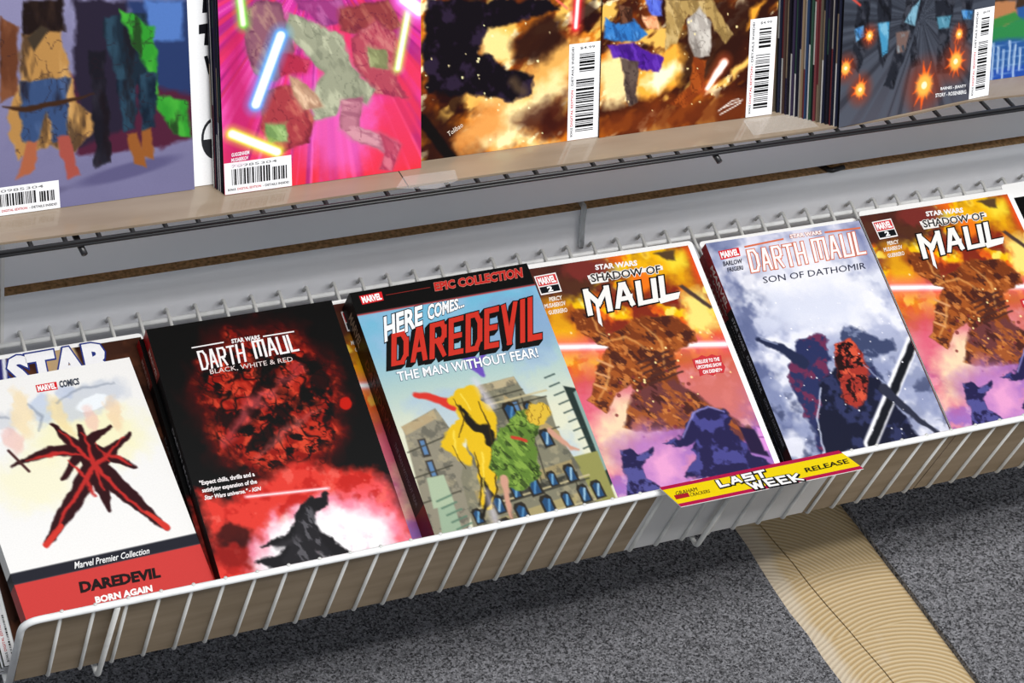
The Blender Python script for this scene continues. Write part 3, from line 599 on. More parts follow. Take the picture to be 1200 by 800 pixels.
def art_magenta():              # magenta rays, sage cloth, glowing bars
    a = Art(167.5, 259, 1, 'c03090', 17)
    cx, cy = [(83.6, 70)][0]
    an = np.arctan2(a.V - cy, a.U - cx)
    a.grad([(0, '8a2a94'), (120, 'c8308f'), (200, 'd83a8c'), (259, 'd8303c')])
    for i, (c, n, t) in enumerate((('f06ac0', 46, .35), ('8f1f6c', 34, .45), ('e0344c', 22, .4))):
        rs = np.random.RandomState(i + 3); L = rs.rand(400); k = (an + 4) * n; k0 = np.floor(k).astype(int); f = k - k0
        v = L[k0 % 400] * (1 - f) + L[(k0 + 1) % 400] * f; a.put(np.clip((v - .6) / .2, 0, 1) * t * 1.6, c)
    a.poly([(6.5, 129.2), (16.3, 123.6), (27.5, 207.2), (1.6, 267.3)], 'b01f58', 6, 4, .7); a.poly([(128.1, 198.6), (167.3, 160.8), (167.1, 254), (127.5, 254.5)], 'd93550', 10, 8, .7)
    a.blob(*[(98.8, 209.2)][0], 30, 46, 'e06ad0', .8, 0, 8, .6)
    def mass(pts, c, lo, hi, warp=2.5, ang=60):
        m = a.poly(pts, lo, .8, warp, 1, 8); a.poly([(x, y) for x, y in pts], c, 3, warp, .85, 8); a.tex(hi, 18, .5, .16, .6, mask=m, sy=6, ang=ang); a.tex(lo, 16, .58, .12, .55, mask=m, sy=6, ang=ang); a.crack(lo, 15, .018, .7, m)
    mass([(20, 117.2), (30.7, 104.9), (51.3, 110.4), (60.8, 148.8), (46.1, 171.3), (28.9, 162.4), (21.1, 144.4)], '8c5c6a', '5e2d4a', 'b08a7a'); mass([(46.8, 147.3), (74.7, 157.3), (71, 167.2), (49.8, 166.9)], 'b02f48', '7a1d38', 'd0506a')
    mass([(61.8, 108.1), (100.4, 112.1), (107.3, 129.9), (85.9, 131), (65.1, 115.2)], '9a3a78', '6a2460', 'b86aa0'); mass([(98.9, 118.8), (139.8, 116.1), (150.5, 138), (128.6, 146), (100, 136)], '8e3c3c', '5e1f34', 'b06858')
    mass([(108.5, 143.8), (128.8, 132.2), (144.6, 144.3), (146.6, 183.1), (156.1, 198.5), (128.2, 191.5), (110.4, 164.9)], 'b04a58', '7a2440', 'd08a80'); mass([(121.3, 152.2), (137.2, 157.4), (139.3, 171.7), (124.8, 168.6)], '9aa070', '6a6a48', 'c8cc98')
    mass([(35.4, 176.9), (60.1, 176.4), (77.2, 206.5), (69.7, 223.2), (44.5, 230.5), (31, 207.7)], 'a83e44', '6a2230', 'c87060'); mass([(36, 204.8), (52.2, 206.8), (51.9, 220.9), (37.7, 221.1)], '8fae6a', '5c7a46', 'b5cc8c')
    mass([(56.6, 117.7), (73.3, 126.3), (100, 140.8), (108.1, 168.1), (128.2, 188), (120.8, 199.1), (100.6, 191.7), (95.3, 205.2), (77.2, 206.5), (71.9, 190.3), (85.2, 168.9), (65.8, 146), (54.8, 134.5)], '9a9c84', '6d705e', 'c4c6a8')
    mass([(99.1, 193.7), (117.2, 193.7), (113.2, 218.1), (135.2, 228.1), (148.4, 237), (142.4, 243.4), (109.5, 228.3), (97.3, 216.1)], 'b87888', '8a4c62', 'd8a0a8', 2, 20)
    mass([(131.5, 224), (149.9, 237.2), (142.3, 258), (131.2, 255), (136.5, 241.2)], 'b84a62', '8a2c4a', 'd88090', 1)
    mass([(56.8, 167.7), (65.1, 173.5), (77.7, 186.8), (83.2, 196.6), (66.7, 196.7), (59.9, 184.7)], 'c9a183', '96705a', 'e8c8a8', 1.5)
    a.glow([(49.9, 135.3), (28.1, 187.8)], 7, '5fb0ff', 'f4fbff', 4); a.glow([(7.8, 209.6), (44.5, 229.1)], 6, 'e8f04a', 'fffff0', 3)
    a.glow([(17.8, 100.3), (19.8, 122.6)], 4, '7be04a', 'f0ffd8', 3); a.glow([(156.4, 128.2), (147.4, 172.6)], 3.5, 'c8f070', 'fbffe8', 2.5); a.glow([(153.5, 116.2), (166.6, 127.2)], 9, 'f0a0ff', 'ffffff', 4)
    return a
def fire_base(seed, W):
    a = Art(W, 259, 1, '3a170c', seed)
    a.tex('8a3c12', 34, .42, .2, .9); a.tex('d9791c', 30, .5, .14, .9, ang=-35, sy=18); a.tex('f6c25a', 26, .57, .1, .9, ang=-35, sy=14); a.tex('fff0c0', 20, .64, .08, .9, ang=-35, sy=10); a.tex('200c0a', 30, .58, .1, .85)
    return a
def art_flames():
    a = fire_base(18, 165.5)
    a.poly([(4, 209), (39.5, 235.2), (55, 259.3), (39.7, 272.1), (3.9, 267.3)], '2a120c', 9, 6, .9)
    a.poly([(54.2, 150.5), (84.7, 160.9), (85, 186.2), (58.2, 179.5)], 'f4d588', 4, 4); a.poly([(108.2, 185.2), (139.1, 170.5), (163.1, 184.1), (155.8, 205.3), (116.6, 215.4), (77.9, 232.7), (54.7, 222.5), (43.2, 206.6), (85.3, 204.3)], 'f2b45a', 8, 7, .9)
    a.poly([(54.7, 222.5), (100.9, 213.5), (131.8, 195.2), (136.3, 217.8), (101.4, 243.1), (125.4, 261.1), (55, 255.6), (39.6, 249.9)], 'fbe6a8', 8, 9, .85); a.poly([(85.7, 233.7), (132.3, 217.3), (142.6, 248.3), (117.3, 252.6), (93.7, 245.8)], '3c1610', 6, 6, .85)
    a.poly([(31.9, 245.2), (54.7, 218.9), (77.7, 216.6), (78, 240.1), (55, 251.9), (39.7, 261)], 'dd8a3c', 5, 5, .8)
    K = '130d14'
    m = a.poly([(9.4, 124.7), (115, 135.6), (126.7, 144), (107.5, 149.1), (61.8, 154.9), (55.9, 173.5), (85.1, 189.8), (104.5, 197.9), (101, 215), (85.5, 219), (54.6, 209.4), (9.3, 202.5), (4.1, 166.3)], K, 1.5, 4); a.tex('2e2238', 14, .52, .12, .8, mask=m)
    a.poly([(84.7, 164.5), (115.2, 146.3), (130.9, 155.2), (127.4, 172.8), (104.4, 188.4), (85, 182.6)], '2c1510', 5, 5, .95); a.line([(85.2, 200.7), (94.7, 211.3)], 8, '5a4632', 3, 2, .7)
    a.line([(4, 223.5), (33.5, 263.9)], 9, '120c0c', 1.2, 1)
    a.glow([(143.6, 135), (142, 161.4)], 3, 'ff3040', 'fff0f0', 3); a.line([(124.2, 136.6), (133.7, 144.7)], 1.5, 'ff6a60', 1)
    a.specks('ffe9b0', 30, .8, (5, 150, 120, 255), 8)
    return a
def art_embers():
    a = fire_base(19, 168.5)
    a.poly([(-0.4, 242.7), (46.2, 233.5), (167.2, 232.8), (169.2, 264), (0.2, 261.6)], '6a2c12', 8, 6, .85); a.poly([(-1.9, 190.6), (32.3, 187.1), (33.8, 228.2), (-0.7, 231.5)], 'fbe0a0', 6, 7, .95)
    a.poly([(33.1, 209.4), (68.6, 183.8), (87, 193.3), (78.4, 218.5), (46.2, 232), (33.7, 225.9)], 'f2a83a', 4, 5); a.poly([(39, 213.9), (69.3, 198.7), (77.8, 207.2), (54.1, 225.4)], 'fff2c8', 4, 5)
    a.poly([(75.1, 147.6), (162.3, 156.6), (165.2, 202.1), (143.3, 188.3), (119.9, 219.6), (78.5, 222.3)], '2c140e', 5, 6, .92); a.poly([(141.7, 161.9), (156.4, 156), (142.6, 177), (139.5, 181.1)], 'f0a030', 2, 3); a.poly([(126.3, 214.3), (164.5, 190.6), (160.9, 200.1), (128.5, 222.1)], 'f6c060', 2, 3)
    def mass(pts, c, lo, hi, wp=2, ang=70):
        m = a.poly(pts, c, 1, wp, 1, 8); a.tex(hi, 16, .5, .16, .6, mask=m, sy=6, ang=ang); a.tex(lo, 14, .57, .12, .6, mask=m, sy=5, ang=ang); a.crack(lo, 13, .02, .7, m)
    mass([(58.8, 146), (103.8, 150.6), (124.6, 182.5), (116.6, 189.1), (100.4, 165), (80.6, 161.4), (70.2, 184), (60.7, 190.3)], 'a88a52', '6e5630', 'd0b47c'); mass([(80.8, 164.4), (91.7, 155.2), (104.1, 171.3), (103.9, 199.7), (89, 199.5), (81.6, 181.5)], 'a8a098', '6c645e', 'dcd6cc')
    mass([(87.3, 199.3), (100.7, 202.3), (98.7, 228.5), (79.5, 243.6), (67.7, 237.6), (85.2, 223.1)], '7c3414', '4a1c0c', 'b0561e'); mass([(2.5, 154.6), (13, 161.6), (28.8, 158.9), (42.2, 173.5), (32, 178.2), (13.6, 177.7), (2.3, 172.8)], '2f6fb4', '1d3f74', '5c9ad8')
    mass([(5.6, 178.3), (29.6, 179.5), (59.4, 196.1), (55, 207.5), (35.3, 202.3), (25.3, 193.7), (10.8, 190.6)], '4a1f8c', '2c1058', '6c3cb8'); mass([(38.7, 143.9), (54.8, 145.6), (55.3, 158.8), (47.3, 159.4)], '4a5ac0', '2a2f70', '6a80e0')
    mass([(18.8, 191.5), (35.1, 196.3), (34.8, 232.1), (26.8, 234.1)], '4a3a36', '2a2020', '6a5a50'); mass([(14, 145), (26.9, 148.5), (28.9, 161.1), (17.8, 162.1)], '3a2018', '1c100c', '8a5a40'); mass([(36.8, 156.8), (51.4, 159.8), (53.4, 171), (42, 167.6)], 'e8a070', 'b06040', 'f8d0a8')
    a.line([(117.6, 207.2), (102, 228.1)], [8, 4], 'fff4ec', 1.2, 1); a.line([(117.5, 205.7), (100.4, 229.4)], [14, 8], 'f06030', 4, 0, .4); a.line([(117.6, 208), (102.8, 227.4)], [6, 3], 'ffffff', 1, 1)
    for p in ([(114.8, 249.5), (127.9, 241.9), (134.6, 241.2)], [(119.8, 247), (138, 242.4)], [(116.7, 252.8), (131.5, 246.9), (136.5, 244.5)]): a.line(p, .9, 'f4efe8', .5)
    a.specks('ffe0a0', 40, .7, (10, 100, 160, 255), 9)
    return a
def art_slate():
    a = Art(168, 259, 1, '3a3f4a', 20)
    a.grad([(0, '2a2d36'), (180, '343842'), (259, '4a4a54')])
    cx, cy = [(85.3, 173.3)][0]; an = np.arctan2(a.V - cy, a.U - cx)
    L = np.random.RandomState(4).rand(300); k = (an + 4) * 26; k0 = np.floor(k).astype(int); f = k - k0
    v = L[k0 % 300] * (1 - f) + L[(k0 + 1) % 300] * f; a.put(np.clip((v - .5) / .3, 0, 1) * .55, '4c525e'); a.put(np.clip((.35 - v) / .2, 0, 1) * .4, '1c1d24')
    def mass(pts, c, lo, hi, wp=2, ang=70):
        m = a.poly(pts, c, 1, wp, 1, 8); a.tex(hi, 16, .5, .16, .6, mask=m, sy=6, ang=ang); a.tex(lo, 14, .57, .12, .6, mask=m, sy=5, ang=ang); a.crack(lo, 13, .02, .7, m)
    for q_ in ([(14.1, 147), (27.9, 149.1), (26.9, 194.4), (18.7, 212.2), (11.1, 207.1)], [(35.3, 150.2), (51.1, 152.7), (51.1, 194.6), (45.7, 213), (40.5, 204.4)], [(67.1, 155.2), (88.9, 158.5), (76.8, 187.3), (68.9, 209.1), (57.3, 233.6), (47.6, 228.8), (60.3, 192.3)],
               [(78.8, 187.6), (86.5, 216), (77.1, 218.3), (74.1, 202.3)], [(98.5, 160), (122.6, 163.7), (117.3, 193.8), (126, 230.6), (104.6, 229.3), (105.7, 192)], [(127.5, 164.5), (142.1, 166.8), (142.8, 198), (135.9, 208.6)]):
        mass(q_, '20222a', '0e0e12', '4a4c56')
    for q_, c in (([(12.8, 173.1), (21.8, 170.8), (24.2, 180.3), (15.2, 183.3)], '3e7ab8'), ([(37.6, 171.8), (49.6, 171.4), (49.5, 199.7), (44.1, 201.9)], '3f86ac'), ([(66.5, 174.1), (75.1, 162.5), (82.3, 157.5), (78.2, 179.8)], '6f9cb0'), ([(102.5, 176), (118.9, 177), (116.8, 187.6), (105.3, 187.2)], '4a7f94'), ([(130.2, 174.2), (142.9, 176.2), (141.6, 183.7), (132.8, 182.3)], '3e7ab8'),
                  ([(57.8, 182.6), (72.8, 183.5), (68.4, 201.3), (60.9, 201.6)], '6a5550')):
        mass(q_, c, '1d3648', '8ab8cc', 1)
    rs = random.Random(4)
    for (x, y), r in zip([(92.7, 236.6), (127.1, 220.5), (4.6, 206), (21.5, 228.1), (28.9, 181), (129, 195.7)], (17, 13, 9, 10, 7, 7)):
        n = 22; pts = []
        for i in range(n):
            q = r * (1 if i % 2 == 0 else .45) * (.7 + rs.random() * .6); t = 2 * math.pi * i / n; pts.append((x + math.cos(t) * q * .8, y + math.sin(t) * q * 1.15))
        a.blob(x, y, r * 1.2, r * 1.4, '8a3420', .9, 0, 0, .6); a.poly(pts, 'ea5a1e', .8, 1); a.blob(x, y, r * .5, r * .6, 'ffb04a', .8); a.blob(x, y, r * .18, r * .2, 'fff0c0', .5)
    a.line([(5.6, 142.7), (17.1, 151.9)], 1.5, 'e04a3a', 1)
    return a
def art_green_blue():
    a = Art(168, 259, 1.5, '27508c', 21)
    a.poly([(-4.5, 205.2), (60.5, 204.3), (63, 224.5), (-2.8, 221.2)], '2c7a44', 3, 3); a.poly([(11.6, 183.4), (41.6, 186.5), (41.7, 203.9), (31.1, 209.1), (15.7, 204.3)], 'a8714a', 1.5, 2); a.poly([(-10.4, 150.1), (53.9, 148.5), (59.1, 192.2), (40.6, 194.2), (41.6, 186.5), (11.7, 185), (-5.3, 197.3)], '3a2a20', 1, 1)
    a.poly([(0.2, 249.5), (65.9, 249), (69.3, 277.9), (3.2, 278)], '23479a', 2, 1); a.poly([(18.2, 201.4), (41, 197.4), (47.4, 204.5), (18.3, 210.9)], '357a3c', 1, 1)
    for k in range(6):
        x, y = [(20.2, 219.8)][0]; a.line([(x + k * 6, y + 5 + (k % 3) * 4), (x + k * 6 + 1, y + 40 - (k % 2) * 8)], 2.2, 'b8cce0', .8, 1, .8)
        a.line([(x, y + 8 + k * 7), (x + 36, y + 5 + k * 7)], .8, '7fa2cc', .6, 0, .6)
    return a
def art_dark_green():
    a = Art(168, 259, 1.5, '232a1e', 22); a.tex('3c4a34', 20, .5, .1, .8); a.tex('141410', 16, .56, .1, .8)
    return a
def art_brown_title():
    a = Art(168, 265.3, 1, '3c2219', 23)
    a.tex('5a3422', 24, .48, .2, .8); a.tex('1f100c', 18, .58, .1, .7)
    a.poly([(80.7, -12.9), (108.8, -14.5), (109.3, 26.9), (83.1, 30.2)], 'b59a74', 3, 3); a.line([(106.8, -6.5), (111.4, 27.3)], [3, 5], 'd9c08a', 1.5); a.line([(83.5, -6.6), (82.8, 13.8)], 4, 'd8a060', 3, 0, .7)
    a.poly([(42.5, -9.9), (53.2, -9.6), (50.2, 24.1), (33.4, 29)], '2c2a6c', 1); a.line([(51.4, -6.7), (46.4, 25)], 3.2, 'dadde6', .7)
    return a
def art_black(): 
    a = Art(168, 259, 1.5, '0a0a0c', 24); a.tex('17171b', 30, .5, .2, .6); return a

# ================================================================ setting : slatted wall, floor
WY = 0.325
wall = empty('wall_back', (0.2, WY, -0.32)); tag(wall, kind='structure')
def wchild(o, root=wall):
    o.parent = root; o.matrix_parent_inverse = root.matrix_world.inverted(); return o
bpy.context.view_layer.update()
z = -0.32; GZ = 0.0455
edges = [GZ + 0.1016 * k for k in range(-4, 14)]
def slat(z0, z1):
    v, f = box((-0.2825, WY, z0), (1.6, WY + 0.015, z1))
    o = link('slat_panel', v, f, LAM)
    o.data.materials.append(MDF)
    for p in o.data.polygons:
        if p.index != 2: p.material_index = 1
    wchild(o)
    v, f = box((-1.2, WY, z0), (-0.2860, WY + 0.015, z1)); o = link('slat_panel', v, f, LAM); o.data.materials.append(MDF)
    for p in o.data.polygons:
        if p.index != 2: p.material_index = 1
    wchild(o)
zs = [-0.32] + [GZ - 0.1016 * k for k in (3, 2, 1)][:] + [GZ + 0.1016 * k for k in range(0, 8)]
zs = sorted(q for q in zs if q > -0.3)
slat(-0.32, zs[0])
for a_, b_ in zip(zs[:-1], zs[1:]): slat(a_ + 0.0095, b_)
wchild(boxo('backing_board', (-1.2, WY + 0.0151, -0.32), (1.6, WY + 0.03, 0.75), MDF))
wchild(boxo('joint_strip', (-0.2858, WY - 0.0012, -0.32), (-0.2828, WY + 0.012, 0.73), WHITECARD))

CARPET = mat('grey_carpet', (0.1, 0.1, 0.11), 1.0, spec=0.1)
b = CARPET.node_tree.nodes['Principled BSDF']
tc = nn(CARPET, 'ShaderNodeTexCoord'); vo = nn(CARPET, 'ShaderNodeTexVoronoi'); vo.inputs['Scale'].default_value = 480
n2 = nn(CARPET, 'ShaderNodeTexNoise'); n2.inputs['Scale'].default_value = 620; n2.inputs['Detail'].default_value = 3
n3 = nn(CARPET, 'ShaderNodeTexNoise'); n3.inputs['Scale'].default_value = 3.5; n3.inputs['Detail'].default_value = 4
mx = nn(CARPET, 'ShaderNodeMath', operation='MULTIPLY_ADD'); mx.inputs[1].default_value = 0.9
rp = nn(CARPET, 'ShaderNodeValToRGB'); rp.color_ramp.elements[0].position = 0.42; rp.color_ramp.elements[1].position = 1.0
rp.color_ramp.elements[0].color = (0.034, 0.034, 0.037, 1); rp.color_ramp.elements[1].color = (0.36, 0.36, 0.385, 1)
for q_ in (vo, n2, n3): lk(CARPET, tc, 'Object', q_, 'Vector')
sepc = nn(CARPET, 'ShaderNodeSeparateColor'); lk(CARPET, vo, 'Color', sepc, 'Color')
m1_ = nn(CARPET, 'ShaderNodeMath', operation='MULTIPLY'); m1_.inputs[1].default_value = 0.45; lk(CARPET, sepc, 'Red', m1_, 0)
lk(CARPET, n2, 'Fac', mx, 0); lk(CARPET, m1_, 'Value', mx, 2)
lk(CARPET, mx, 'Value', rp, 'Fac')
hs = nn(CARPET, 'ShaderNodeMapRange'); hs.inputs['To Min'].default_value = 0.85; hs.inputs['To Max'].default_value = 1.15; lk(CARPET, n3, 'Fac', hs, 'Value')
vm = nn(CARPET, 'ShaderNodeVectorMath', operation='SCALE'); lk(CARPET, rp, 'Color', vm, 'Vector'); CARPET.node_tree.links.new(hs.outputs['Result'], vm.inputs['Scale'])
lk(CARPET, vm, 'Vector', b, 'Base Color')
bp = nn(CARPET, 'ShaderNodeBump'); bp.inputs['Strength'].default_value = 1.0; bp.inputs['Distance'].default_value = 0.003
lk(CARPET, mx, 'Value', bp, 'Height'); lk(CARPET, bp, 'Normal', b, 'Normal')

WOOD = mat('glue_ridged_board', (0.6, 0.5, 0.3), 0.6)
b = WOOD.node_tree.nodes['Principled BSDF']
tc = nn(WOOD, 'ShaderNodeTexCoord')
def rings(cx, cy, sx=1.0):
    mp = nn(WOOD, 'ShaderNodeMapping'); mp.inputs['Location'].default_value = (-cx * sx, -cy, 0); mp.inputs['Scale'].default_value = (sx, 1, 0)
    wv = nn(WOOD, 'ShaderNodeTexWave', wave_type='RINGS', rings_direction='SPHERICAL'); wv.inputs['Scale'].default_value = 62
    wv.inputs['Distortion'].default_value = 2.2; wv.inputs['Detail'].default_value = 1.0; wv.inputs['Detail Scale'].default_value = 0.25
    lk(WOOD, tc, 'Object', mp, 'Vector'); lk(WOOD, mp, 'Vector', wv, 'Vector'); return wv
w1, w2, w3 = rings(0.515, -0.055, .9), rings(0.440, 0.10, 1.1), rings(0.54, -0.01, .8)
sp = nn(WOOD, 'ShaderNodeSeparateXYZ'); lk(WOOD, tc, 'Object', sp, 'Vector')
def step(lo, hi):
    mr = nn(WOOD, 'ShaderNodeMapRange'); mr.inputs['From Min'].default_value = lo; mr.inputs['From Max'].default_value = hi; lk(WOOD, sp, 'Y', mr, 'Value'); return mr
s1, s2 = step(0.055, 0.06), step(0.135, 0.15)
mA = nn(WOOD, 'ShaderNodeMix'); WOOD.node_tree.links.new(s1.outputs['Result'], mA.inputs[0]); lk(WOOD, w1, 'Fac', mA, 2); lk(WOOD, w3, 'Fac', mA, 3)
mB = nn(WOOD, 'ShaderNodeMix'); WOOD.node_tree.links.new(s2.outputs['Result'], mB.inputs[0]); WOOD.node_tree.links.new(mA.outputs[0], mB.inputs[2]); lk(WOOD, w2, 'Fac', mB, 3)
rp = nn(WOOD, 'ShaderNodeValToRGB'); rp.color_ramp.elements[0].color = (0.47, 0.33, 0.16, 1); rp.color_ramp.elements[1].color = (0.60, 0.475, 0.29, 1)
rp.color_ramp.elements[0].position = 0.3; rp.color_ramp.elements[1].position = 0.85
WOOD.node_tree.links.new(mB.outputs[0], rp.inputs['Fac'])
nz = nn(WOOD, 'ShaderNodeTexNoise'); nz.inputs['Scale'].default_value = 16; nz.inputs['Detail'].default_value = 8; lk(WOOD, tc, 'Object', nz, 'Vector')
# pale dried glue along the left edge and in patches
gx = nn(WOOD, 'ShaderNodeMapRange'); gx.inputs['From Min'].default_value = 0.475; gx.inputs['From Max'].default_value = 0.452; lk(WOOD, sp, 'X', gx, 'Value')
ad = nn(WOOD, 'ShaderNodeMath', operation='MULTIPLY_ADD'); ad.inputs[1].default_value = 0.5; WOOD.node_tree.links.new(gx.outputs['Result'], ad.inputs[0]); lk(WOOD, nz, 'Fac', ad, 2)
st_ = nn(WOOD, 'ShaderNodeMapRange'); st_.inputs['From Min'].default_value = 0.6; st_.inputs['From Max'].default_value = 0.85; st_.inputs['To Max'].default_value = 0.55; lk(WOOD, ad, 'Value', st_, 'Value')
mC = nn(WOOD, 'ShaderNodeMix', data_type='RGBA'); WOOD.node_tree.links.new(st_.outputs['Result'], mC.inputs[0]); WOOD.node_tree.links.new(rp.outputs['Color'], mC.inputs[6]); mC.inputs[7].default_value = (0.62, 0.56, 0.47, 1)
WOOD.node_tree.links.new(mC.outputs[2], b.inputs['Base Color'])
bp = nn(WOOD, 'ShaderNodeBump'); bp.inputs['Strength'].default_value = 0.5; bp.inputs['Distance'].default_value = 0.001
WOOD.node_tree.links.new(mB.outputs[0], bp.inputs['Height']); lk(WOOD, bp, 'Normal', b, 'Normal')
DARKF = mat('dark_subfloor', (0.06, 0.045, 0.03), 1.0)
floor = boxo('floor', (-1.5, -1.6, -0.345), (2.2, WY + .05, -0.334), DARKF); tag(floor, kind='structure')
def prism(name, pts, z0, z1, m, parent):
    n = len(pts); v = [(x, y, z0) for x, y in pts] + [(x, y, z1) for x, y in pts]
    f = [tuple(range(n - 1, -1, -1)), tuple(range(n, 2 * n))] + [(i, (i + 1) % n, n + (i + 1) % n, n + i) for i in range(n)]
    return link(name, v, f, m, parent)
rs = random.Random(5)
def edge_line(x0, x1, amp, n=60):
    out = []; d = 0
    for i in range(n + 1):
        t = i / n; d = d * .7 + (rs.random() - .5) * amp
        out.append((x0 + (x1 - x0) * t + d, 0.32 - 1.9 * t))
    return out
xl = lambda yy, a_, b_: a_ + (b_ - a_) * (0.32 - yy) / 1.9
crack = edge_line(0.4665, 0.66, 0.0022)
for nm, pts in (('plank', [(0.440, 0.32)] + [(x - .0007, y) for x, y in crack] + [(0.440, -1.58)]), ('plank', [(x + .0007, y) for x, y in crack][::-1] + [(0.59, 0.32), (0.63, -1.58)])):
    if pts[0][1] == 0.32 and pts[0][0] == 0.440: pts = pts[::-1]
    tag(prism(nm, pts, -0.3335, -0.320, WOOD, floor))
cl = edge_line(0.447, 0.459, 0.004); cr = edge_line(0.5735, 0.622, 0.0022)
prism('carpet', [(-1.5, 0.32)] + [(-1.5, -1.58)] + cl[::-1], -0.3335, -0.3165, CARPET, floor)
prism('carpet', [(2.2, -1.58), (2.2, 0.32)] + cr, -0.3335, -0.3135, CARPET, floor)

# ================================================================ lower wire basket
def prof(s, t): return (BY + math.cos(TH) * s - math.sin(TH) * t, BZ + math.sin(TH) * s + math.cos(TH) * t)
basket = empty('wire_basket', (0.3, *prof(0, -.004)))
tag(basket, 'long white wire display basket holding the lower row of books', 'basket')
bpy.context.view_layer.update()
def bchild(o): o.parent = basket; o.matrix_parent_inverse = basket.matrix_world.inverted(); return o
RIM = (0.0, 0.0); LB = prof(-.0045, -.002)
rimt = Vector((-.0, RIM[0], RIM[1]))
X0, X1 = -0.3525, 1.02
pth = [(X0 - .004, *LB), (X0, *RIM), (X1, *RIM), (X1, *LB)]
pth[0] = (X0 - .002, LB[0] - .001, LB[1] - .003)
bchild(tubeo('rim_wire', fillet(pth, .014, 6), .0029, WIREW, sides=10))
Lv = Vector((0, LB[0] - RIM[0], LB[1] - RIM[1])).normalized()
wp = [(0, RIM[0] + .0006, RIM[1] + .0034), (0, LB[0], LB[1]), (0, *prof(.3025, -.002)), (0, *prof(.3035, -.012))]
wp = [Vector(wp[0])] + [Vector(q) for q in wp[1:]]
wm = None; WP, WX = 0.025827, -0.322461
for i in range(-1, 51):
    x = WX + i * WP
    if i == -1: continue
    if wm is None:
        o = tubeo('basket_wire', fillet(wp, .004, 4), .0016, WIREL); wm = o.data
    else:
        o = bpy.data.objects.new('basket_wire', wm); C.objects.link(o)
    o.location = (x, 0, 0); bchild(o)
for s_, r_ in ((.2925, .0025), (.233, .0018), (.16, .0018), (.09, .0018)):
    bchild(tubeo('cross_wire', [(X0 + .004, *prof(s_, -.0055)), (X1 - .004, *prof(s_, -.0055))], r_, WIREW))
bchild(tubeo('end_wire', fillet([(X0 - .002, LB[0], LB[1]), (X0 + .001, *prof(.2985, -.003)), (X0 + .001, *prof(.3, -.012))], .006), .0026, WIREW))
for x in (-.2815, .2635, .815):
    P_ = [(x + .002, RIM[0] - .001, RIM[1] - .003), (x - .0005, *prof(-.0095, -.012)), (x - .0005, *prof(.02, -.016)), (x - .0005, *prof(.2, -.0095))]
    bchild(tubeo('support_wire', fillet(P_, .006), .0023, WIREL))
CLEARP = mat('clear_plastic', (0.75, 0.78, 0.8), 0.25); CLEARP.node_tree.nodes['Principled BSDF'].inputs['Transmission Weight'].default_value = 0.6
hk = empty('hanging_hook', (.2585, WY, GZ)); tag(hk, 'small clear plastic hook hanging from the wall groove behind the basket', 'hook'); bpy.context.view_layer.update()
o = tubeo('hook_strip', fillet([(.2575, WY + .012, GZ + .0055), (.2575, WY - .004, GZ + .0065), (.2580, WY - .005, GZ - .01), (.2625, WY - .004, .004)], .004), .0028, CLEARP); o.parent = hk; o.matrix_parent_inverse = hk.matrix_world.inverted()
o = tag(tubeo('groove_peg', fillet([(.520, WY + .012, GZ + .002), (.5265, WY - .0015, GZ + .003), (.541, WY - .001, GZ + .0048)], .003), .0026, WIREB), 'small black peg stuck in the wall groove above the basket', 'peg')

# cardboard sheets standing behind the front wires
def lipcard(name, x0, x1, m, lab, top=.098, back=0.0, group=None):
    rd = Vector((RIM[0] - LB[0], RIM[1] - LB[1])).normalized()
    a = Vector(prof(-.0031 + back, 0)); b2 = a + rd * top; nrm = Vector((rd.y, -rd.x)) * .0012
    v = []
    for x in (x0, x1):
        for q in (a, b2, b2 + nrm, a + nrm): v.append((x, q.x, q.y))
    f = [(0, 1, 2, 3), (7, 6, 5, 4), (0, 4, 5, 1), (1, 5, 6, 2), (2, 6, 7, 3), (3, 7, 4, 0)]
    o = link(name, v, f, m); bm = bmesh.new(); bm.from_mesh(o.data); bmesh.ops.recalc_face_normals(bm, faces=bm.faces[:]); bm.to_mesh(o.data); bm.free()
    tag(o, lab, 'cardboard', group); return o
lipcard('cardboard_strip', -.349, .1885, CARD, 'long brown cardboard strip behind the front wires on the left half of the basket')
GREYC = mat('grey_white_card', (0.60, 0.60, 0.60), 0.55)
lipcard('card_strip', .1885, .3695, GREYC, 'pale grey card strip behind the front wires beneath the yellow sign')
lipcard('cardboard_strip', .3700, .4880, CARD, 'short brown cardboard strip right of the pale grey one in the basket front')
lipcard('cardboard_strip', .4895, 1.0, CARD, 'brown cardboard strip behind the front wires at the far right end')

# ================================================================ upper wire shelf
shelf = empty('wire_shelf', (0.2, .25, .205)); tag(shelf, 'black wire shelf carrying the upper row of comics', 'shelf'); bpy.context.view_layer.update()
def schild(o): o.parent = shelf; o.matrix_parent_inverse = shelf.matrix_world.inverted(); return o
FY = 0.1818
schild(tubeo('front_rail', [(-1.0, FY, .2074), (1.4, FY, .2074)], .0016, WIREB)); schild(tubeo('front_rail', [(-1.0, FY, .2042), (1.4, FY, .2042)], .0016, WIREB))
for y in (.25, .31): schild(tubeo('cross_rail', [(-1.0, y, .2035), (1.4, y, .2035)], .0018, WIREB))
wm = None; x = -.1938 - .0264 * 28
while x < 1.2:
    if wm is None:
        o = tubeo('shelf_wire', fillet([(0, WY - .001, .2068), (0, FY + .0018, .2068), (0, FY + .0017, .2035)], .0015, 3), .0019, WIREB); wm = o.data
    else: o = bpy.data.objects.new('shelf_wire', wm); C.objects.link(o)
    o.location = (x, 0, 0); schild(o); x += .0264
for x in (-.261, .293, .847):
    schild(tubeo('bracket_tip', [(x - .001, WY - .001, .196), (x, FY + .006, .1995), (x + .0015, FY - .003, .1965)], .0026, WIREB))
